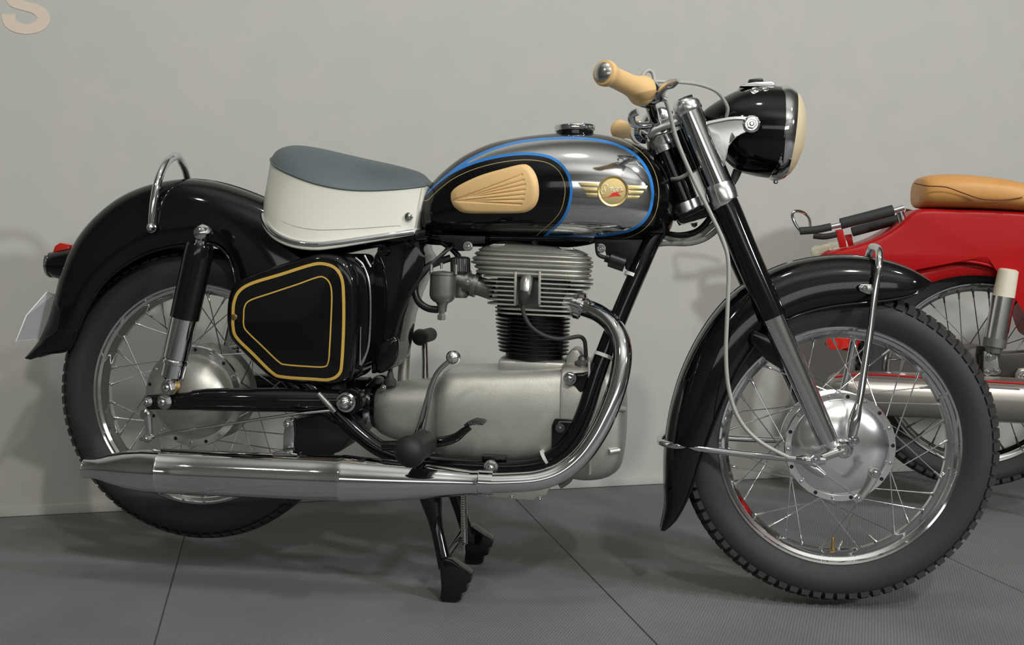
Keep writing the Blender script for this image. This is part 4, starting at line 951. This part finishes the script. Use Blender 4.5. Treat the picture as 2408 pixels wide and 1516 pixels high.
ptube('lever_arm', [(1540, 238, -.195), (1556, 232, -.195), (1568, 236, -.195)], .0055, 'chrome', HB, 12)
ptube('cable_loop', [(1508, 200, -.175), (1511, 180, -.165), (1520, 167, -.155), (1531, 167, -.15), (1538, 180, -.15), (1538, 198, -.155), (1533, 214, -.165)], .0042, 'grey_cable', HB, 12)
ptube('clutch_lever', [(1515, 300, .20), (1530, 296, .22), (1545, 292, .27), (1552, 290, .33), (1553, 290, .36)], .0055, 'chrome_soft', HB, 12)
ptube('throttle_cable', [(1520, 192, -.20), (1570, 192, -.18), (1635, 197, -.14), (1680, 212, -.11), (1700, 232, -.09), (1711, 254, -.075), (1708, 275, -.065)], .0034, 'grey_cable', HB, 10)
ptube('front_brake_cable', [(1566, 238, -.195), (1574, 262, -.185), (1592, 330, -.17), (1630, 420, -.155), (1670, 500, -.145), (1700, 565, -.140), (1713, 620, -.138), (1711, 720, -.136), (1707, 830, -.132), (1714, 915, -.128), (1738, 985, -.122), (1785, 1037, -.115), (1860, 1077, -.108), (1900, 1083, -.10)], .0040, 'grey_cable', FK, 10)
ptube('wire_loop', [(1580, 421, -.03), (1600, 418, -.05), (1638, 396, -.06)], .0042, 'grey_cable', FK, 10)
for L, m, r in (([(1562, 548, -.02), (1600, 553, -.03), (1640, 543, -.04), (1668, 515, -.05), (1678, 492, -.05)], 'black_satin', .0062), ([(1558, 556, -.02), (1600, 565, -.03), (1640, 557, -.04), (1675, 530, -.05), (1690, 515, -.05)], 'grey_cable', .0055), ([(1540, 575, -.02), (1570, 572, -.03), (1620, 572, -.04), (1660, 560, -.05), (1692, 535, -.05)], 'grey_cable', .0055)):
    ptube('wiring_loom', L, r, m, FK, 12)

# ------------------------------------------------------------------ headlamp
HLP = loft_x('headlamp', [(1646, 270, 282, .008), (1660, 256, 302, .030), (1682, 240, 338, .052), (1705, 226, 372, .068), (1735, 212, 400, .081), (1775, 204, 413, .090), (1812, 203, 419, .0945), (1836, 205, 421, .095)], 'black_gloss', BIKE, 6, 64, 2.1)
t0, b0 = at(1849, 203, 0), at(1823, 423, 0); hc = (t0+b0)/2; hax = Vector((t0.z-b0.z, 0, -(t0.x-b0.x))).normalized(); hr = (t0-b0).length/2
hax = (hax+Vector((0, .035, 0))).normalized()
lathe('headlamp_rim', hc, hax, [(-.014, hr*.97), (-.012, hr*1.0), (-.004, hr*1.02), (.006, hr*1.01), (.013, hr*.975), (.018, hr*.945), (.018, hr*.91)], 'chrome', HLP, 72)
lathe('headlamp_lens', hc, hax, [(.0175, hr*.93), (.026, hr*.86), (.036, hr*.68), (.044, hr*.42), (.048, hr*.2), (.049, 0)], 'lens_glass', HLP, 64)
lathe('reflector', hc, hax, [(.018, hr*.90), (-.01, hr*.6), (-.03, hr*.2), (-.03, 0)], 'chrome', HLP, 48)
lathe('rim_screw', at(1824, 425, 0), (0, 0, -1), [(0, .005), (.004, .005), (.006, .003), (.006, 0)], 'chrome_soft', HLP, 12)
sw = slab('switch_plate', [(1738, 203), (1752, 196), (1775, 192), (1815, 191), (1822, 196), (1826, 204)], -.030, .030, 'chrome_soft', HLP, .003)
slab('switch_knob', [(1759, 193), (1761, 186), (1793, 182), (1797, 193)], -.012, .012, 'black_satin', HLP, .003)
for u in (1777, 1801):
    p = at(u, 214, -.052); lathe('warning_lamp', p, Vector((0, -.75, .66)), [(-.004, .0105), (.0015, .0105), (.002, .0085), (.001, .0075), (.003, .004), (.0035, 0)], 'chrome_soft', HLP, 24)
ptube('cable_gland', [(1735, 400, -.02), (1727, 420, -.02), (1720, 440, -.025)], [.009, .008, .004], 'rubber', HLP, 14)
def ear(s):
    # pressed ear from the fork shroud to the pivot bolt, ribbed outline
    px = [(1650, 290), (1690, 278), (1730, 272), (1762, 274), (1776, 284), (1778, 298), (1764, 307), (1742, 316), (1722, 334), (1710, 356), (1704, 385), (1700, 408), (1692, 404), (1676, 366), (1660, 320)]
    P = [at(u, v, -.108) for u, v in cr(px, 4, True)]; n = len(P); c = sum(P, Vector())/n; V = []
    for sc, y in ((1, -.088), (1, -.100), (.97, -.106), (.86, -.1075), (.80, -.1045), (.4, -.106)):
        V += [Vector((c.x+(p.x-c.x)*sc, y*-s, c.z+(p.z-c.z)*sc)) for p in P]
    Fc = rings_faces(6, n, True); raw('lamp_bracket', V, Fc, 'chrome_soft', HLP, 40)
ear(-1); ear(1)
lathe('bracket_washer', at(1767, 292, -.106), NEAR, [(0, .0165), (.004, .0165), (.006, .013)], 'chrome', HLP, 28)
bolt(1767, 292, -.110, .0095, HLP, 'polished_aluminium')

# ------------------------------------------------------------------ front mudguard stays, brake linkage
st = mirror_hoop('front_stay', [(2002, 1035, -.108), (2014, 975, -.100), (2028, 900, -.090), (2046, 780, -.080), (2058, 680, -.074), (2066, 628, -.068), (2068, 598, -.055), (2064, 584, -.035)], (2052, 580, 0), .0072, 'chrome', BIKE)
tube('stay_end', [at(2018, 950, -.104), at(2010, 985, -.107), at(2001, 1030, -.110)], [.0072, .0115, .0095], 'chrome', st, 14)
bolt(2008, 1035, -.116, .0085, st)
slab('stay_tab', [(2018, 674), (2024, 668), (2050, 668), (2052, 690), (2042, 692), (2022, 684)], -.074, -.068, 'chrome_soft', st, .002); bolt(2032, 678, -.0745, .0055, st)
s2_ = tube('rear_stay', [at(1921, 1083, -.112), at(1870, 1078, -.108), at(1760, 1068, -.092), at(1650, 1055, -.078), at(1590, 1048, -.068), at(1561, 1042, -.045), at(1552, 1036, 0)]+[Vector((p.x, -p.y, p.z)) for p in [at(1561, 1042, -.045), at(1590, 1048, -.068), at(1650, 1055, -.078), at(1760, 1068, -.092), at(1921, 1083, -.112)]], .0068, 'chrome', BIKE, 14)
tube('stay_end', [at(1872, 1079, -.110), at(1900, 1082, -.114), at(1940, 1082, -.112)], [.007, .0115, .008], 'chrome', s2_, 14)
bolt(1916, 1080, -.120, .0085, s2_)
ptube('stay_end', [(1935, 1075, -.11), (1965, 1064, -.11), (1985, 1058, -.11)], .0085, 'chrome_soft', s2_, 12)
slab('mud_flap_strip', [(1562, 1062), (1568, 1062), (1570, 1150), (1562, 1150)], -.012, .012, 'black_satin', fend, .001)
ba = tube('front_brake_arm', [at(2058, 1106, -.098), at(2044, 1138, -.100), at(2020, 1172, -.100)], [.0135, .0095, .0075], 'polished_aluminium', BIKE, 16)
bolt(2056, 1110, -.108, .0095, ba, 'chrome_soft'); bolt(2017, 1170, -.104, .007, ba)
ptube('brake_inner_cable', [(1905, 1092, -.10), (1940, 1115, -.10), (2012, 1165, -.10)], .0016, 'chrome_soft', ba, 6)
ptube('cable_stop', [(1892, 1088, -.10), (1915, 1102, -.10), (1938, 1118, -.10)], [.0075, .0095, .006], 'chrome_soft', ba, 12)
# brace joining the guard to the fork legs
slab('guard_brace', [(1775, 775), (1812, 792), (1845, 828), (1852, 872), (1838, 870), (1800, 846), (1766, 806), (1764, 786)], -.092, -.070, 'black_gloss', fend, .006)

# ------------------------------------------------------------------ red motorcycle behind
RY = .89
RC = at(2290, 876, RY); rk = mpp(RC)
RED = root('motorcycle', (RC.x+.5, RY, 0), 'red motorcycle with tan seat and cream shock covers parked behind the black motorcycle', 'motorcycle')
mwQ = Matrix.Translation(RC); rr_ = 214*rk
wheel('rear_', RED, mwQ, rr_*1.255, rr_, .042, None, False, 64, None, spoke_mat='steel_dark', hub_r=.06, hub_half=.04, cross=30, ph=3)
hb = lathe('rear_hub', OO, YD, [(-.06, 0), (-.06, .03), (-.05, .07), (-.045, .078), (.045, .078), (.06, .04), (.06, 0)], 'dark_hub', RED, 48); hb.matrix_basis = mwQ
# red body: pressed valance with seat hump
body = [(1945, 603), (1968, 588), (2010, 577), (2065, 558), (2112, 530), (2148, 498), (2175, 490), (2250, 492), (2330, 494), (2420, 499), (2600, 512), (2640, 560), (2600, 660), (2520, 760), (2455, 800), (2424, 735), (2404, 686), (2376, 650), (2330, 626), (2260, 614), (2190, 618), (2140, 632), (2070, 650), (2000, 640)]
puff('body', body, .80, .98, .02, .008, 'red_paint', RED, n=200, rings=20, smooth=4)
def red_guard():
    V = []; n = 13; N = 40
    for i in range(N+1):
        a = math.radians(80+91*i/N); R = rr_*1.255+.022+.070*(i/N)**1.7
        for j in range(n):
            t = (j/(n-1)*2-1); y = .075*math.copysign(abs(math.sin(t*math.pi/2)), t); r = R-.07*(1-math.cos(t*math.pi/2)**.6)
            V.append(RC+Vector((r*math.cos(a), y, r*math.sin(a))))
    o = raw('rear_mudguard', V, [(i*n+j, i*n+j+1, (i+1)*n+j+1, (i+1)*n+j) for i in range(N) for j in range(n-1)], 'red_paint', RED, 60)
    md = o.modifiers.new('thickness', 'SOLIDIFY'); md.thickness = .003
red_guard()
ptube('valance_bead', [(2140, 640, .80), (2190, 617, .80), (2260, 613, .80), (2330, 625, .80), (2378, 650, .80), (2408, 690, .80), (2426, 738, .80)], .004, 'red_paint', RED, 8)
seat = loft_x('seat', [(2150, 446, 466, .03), (2153, 428, 482, .065), (2166, 416, 490, .095), (2210, 411, 492, .112), (2280, 414, 494, .12), (2350, 423, 497, .12), (2400, 434, 500, .112), (2412, 438, 500, .10)], 'tan_leather', RED, 6, 48, 2.8, RY, RY)
ptube('seat_seam', [(2151, 431, .81), (2180, 437, .775), (2225, 440, .764), (2265, 454, .765), (2310, 468, .766), (2360, 470, .766), (2404, 464, .772)], .0016, 'brown_leather', seat, 6)
loft_x('front_seat', [(2398, 452, 500, .08), (2404, 445, 503, .10), (2450, 440, 506, .11), (2540, 455, 512, .10), (2580, 480, 514, .05)], 'brown_leather', seat, 5, 40, 2.6, RY, RY)
# luggage carrier
rk_ = ptube('luggage_rack', [(1884, 545, .83), (1872, 530, .83), (1863, 510, .83), (1866, 498, .83), (1878, 496, .84), (1893, 502, .86), (1903, 514, .90), (1906, 536, .95)], .0046, 'chrome', RED, 10)
ptube('rack_pad', [(1881, 543, .82), (1918, 540, .82), (1954, 533, .82)], .0105, 'rubber', rk_, 14)
ptube('rack_pad', [(1913, 554, .93), (1940, 556, .93), (1968, 551, .93)], .0085, 'rubber', rk_, 14)
ptube('rack_rail', [(1950, 534, .82), (1985, 526, .82), (2040, 512, .82), (2125, 488, .82)], .0075, 'chrome_soft', rk_, 12)
ptube('rack_pad', [(1977, 526, .82), (2040, 510, .82), (2100, 494, .82)], .0150, 'rubber', rk_, 16)
ptube('rack_pad', [(2004, 545, .90), (2060, 530, .90), (2118, 514, .90)], .0135, 'rubber', rk_, 16)
ptube('rack_stay', [(2116, 498, .83), (2126, 534, .83)], .0105, 'chrome', rk_, 14)
ptube('rack_stay', [(2128, 494, .95), (2148, 500, .95), (2152, 508, .90), (2130, 520, .86)], .006, 'chrome', rk_, 10)
slab('rack_bracket', [(1966, 541), (1982, 538), (1992, 580), (1976, 583)], .815, .835, 'red_paint', rk_, .002)
slab('rack_bracket', [(1988, 552), (2003, 550), (2008, 578), (1994, 578)], .90, .92, 'red_paint', rk_, .002)
lathe('tail_lamp', at(1948, 594, RY), at(1905, 598, RY)-at(1948, 594, RY), [(-.05, .03), (0, .030), (.004, .027), (.034, .024), (.046, .016), (.048, 0)], 'cream_paint', RED, 28)
slab('tail_lamp_base', [(1932, 598), (1950, 587), (1995, 590), (1990, 640), (1940, 640)], .84, .94, 'red_paint', RED, .006)
slab('reflector', [(1940, 786), (1998, 784), (1996, 818), (1980, 822), (1950, 822), (1944, 800)], .80, .83, 'red_lens', RED, .004)
# spring unit
A, B = at(2372, 632, .79), at(2332, 846, .79); d = (B-A).normalized(); k = (B-A).length/218
sh = lathe('shock_absorber', A, d, [(0, 16*k), (4*k, 23*k), (66*k, 25*k), (68*k, 22*k)], 'cream_paint', RED, 32)
lathe('spring_tube', A, d, [(66*k, 26*k), (168*k, 26*k), (168*k, 24*k)], 'polished_aluminium', sh, 32)
lathe('adjuster_ring', A, d, [(166*k, 26.5*k), (186*k, 26.5*k), (188*k, 20*k), (200*k, 18*k), (205*k, 10*k), (214*k, 9*k)], 'cast_grey', sh, 32)
slab('shock_bracket', [(2314, 826), (2344, 826), (2350, 862), (2346, 882), (2312, 882)], .785, .80, 'cast_grey', sh, .003)
bolt(2328, 838, .783, .009, sh, 'chrome_soft'); bolt(2322, 874, .783, .008, sh, 'chrome_soft'); bolt(2345, 872, .783, .007, sh, 'chrome_soft')
slab('chain_case', [(2300, 834), (2420, 826), (2600, 830), (2620, 900), (2420, 905), (2300, 900)], .82, .88, 'dark_hub', RED, .01)
slab('pivot_plate', [(2394, 880), (2402, 868), (2440, 866), (2450, 905), (2392, 905)], .79, .82, 'cream_paint', RED, .004)
bolt(2406, 884, .788, .011, RED, 'chrome_soft')
# silencer
def red_silencer():
    C = [(1944, 918, .012), (1947, 916, .034), (1960, 916, .046), (2010, 920, .056), (2100, 926, .060), (2300, 936, .060), (2408, 942, .060), (2560, 950, .056), (2620, 953, .03), (2700, 957, .02)]
    V = []; seg = 40
    for u, v, r in C:
        p = at(u, v, .76); V += [p+Vector((0, math.cos(2*math.pi*k/seg), math.sin(2*math.pi*k/seg)))*r for k in range(seg)]
    o = raw('silencer', V, rings_faces(len(C), seg), 'muffler_grey', RED, 40)
    ptube('silencer_strip', [(1962, 886, .715), (2050, 880, .705), (2180, 888, .702), (2408, 902, .70)], .003, 'red_paint', o, 8)
red_silencer()
# the rest of the machine outside the frame: stand, front wheel, fork, headlamp and bars
P = [at(2560, 980, .79), at(2600, 1160, .74)]
P[1].z = .012; tube('centre_stand', [P[0], P[1]], .012, 'black_satin', RED, 12, 1); tube('centre_stand', [Vector((p.x, 2*RY-p.y, p.z)) for p in P], .012, 'black_satin', RED, 12, 1)
fw = RC.x+1.22; tr = rr_*1.255; mwQ2 = Matrix.Translation((fw, RY, tr+.001))
wheel('front_', RED, mwQ2, tr, rr_, .042, None, False, 64, None, spoke_mat='steel_dark', hub_r=.06, hub_half=.04, cross=30, ph=3)
h2 = lathe('front_hub', OO, YD, [(-.06, 0), (-.06, .03), (-.05, .07), (.05, .07), (.06, 0)], 'polished_aluminium', RED, 40); h2.matrix_basis = mwQ2
for s in (-1, 1):
    tube('fork_leg', [Vector((fw, RY+s*.085, tr)), Vector((fw-.12, RY+s*.085, tr+.33)), Vector((fw-.26, RY+s*.08, .92))], [.018, .024, .024], 'red_paint', RED, 16, 4)
tube('frame', [Vector((RC.x+.3, RY, .6)), Vector((RC.x+.62, RY, .62)), Vector((fw-.25, RY, .86))], [.09, .11, .04], 'red_paint', RED, 24, 6)
loft = lathe('headlamp', Vector((fw-.28, RY, .9)), (1, 0, -.05), [(0, 0), (0, .04), (.05, .075), (.12, .085), (.14, .08), (.15, 0)], 'red_paint', RED, 32)
tube('handlebar', [Vector((fw-.42, RY-.31, .97)), Vector((fw-.34, RY-.2, .98)), Vector((fw-.28, RY, .96)), Vector((fw-.34, RY+.2, .98)), Vector((fw-.42, RY+.31, .97))], .011, 'chrome', RED, 12, 6)
V = []; n = 11; N = 30
for i in range(N+1):
    a = math.radians(20+150*i/N)
    for j in range(n):
        t = j/(n-1)*2-1; r = tr+.03-.05*(1-math.cos(t*math.pi/2)); V.append(Vector((fw+r*math.cos(a), RY+.07*math.sin(t*math.pi/2), tr+r*math.sin(a))))
o = raw('front_mudguard', V, [(i*n+j, i*n+j+1, (i+1)*n+j+1, (i+1)*n+j) for i in range(N) for j in range(n-1)], 'red_paint', RED, 60); md = o.modifiers.new('thickness', 'SOLIDIFY'); md.thickness = .003
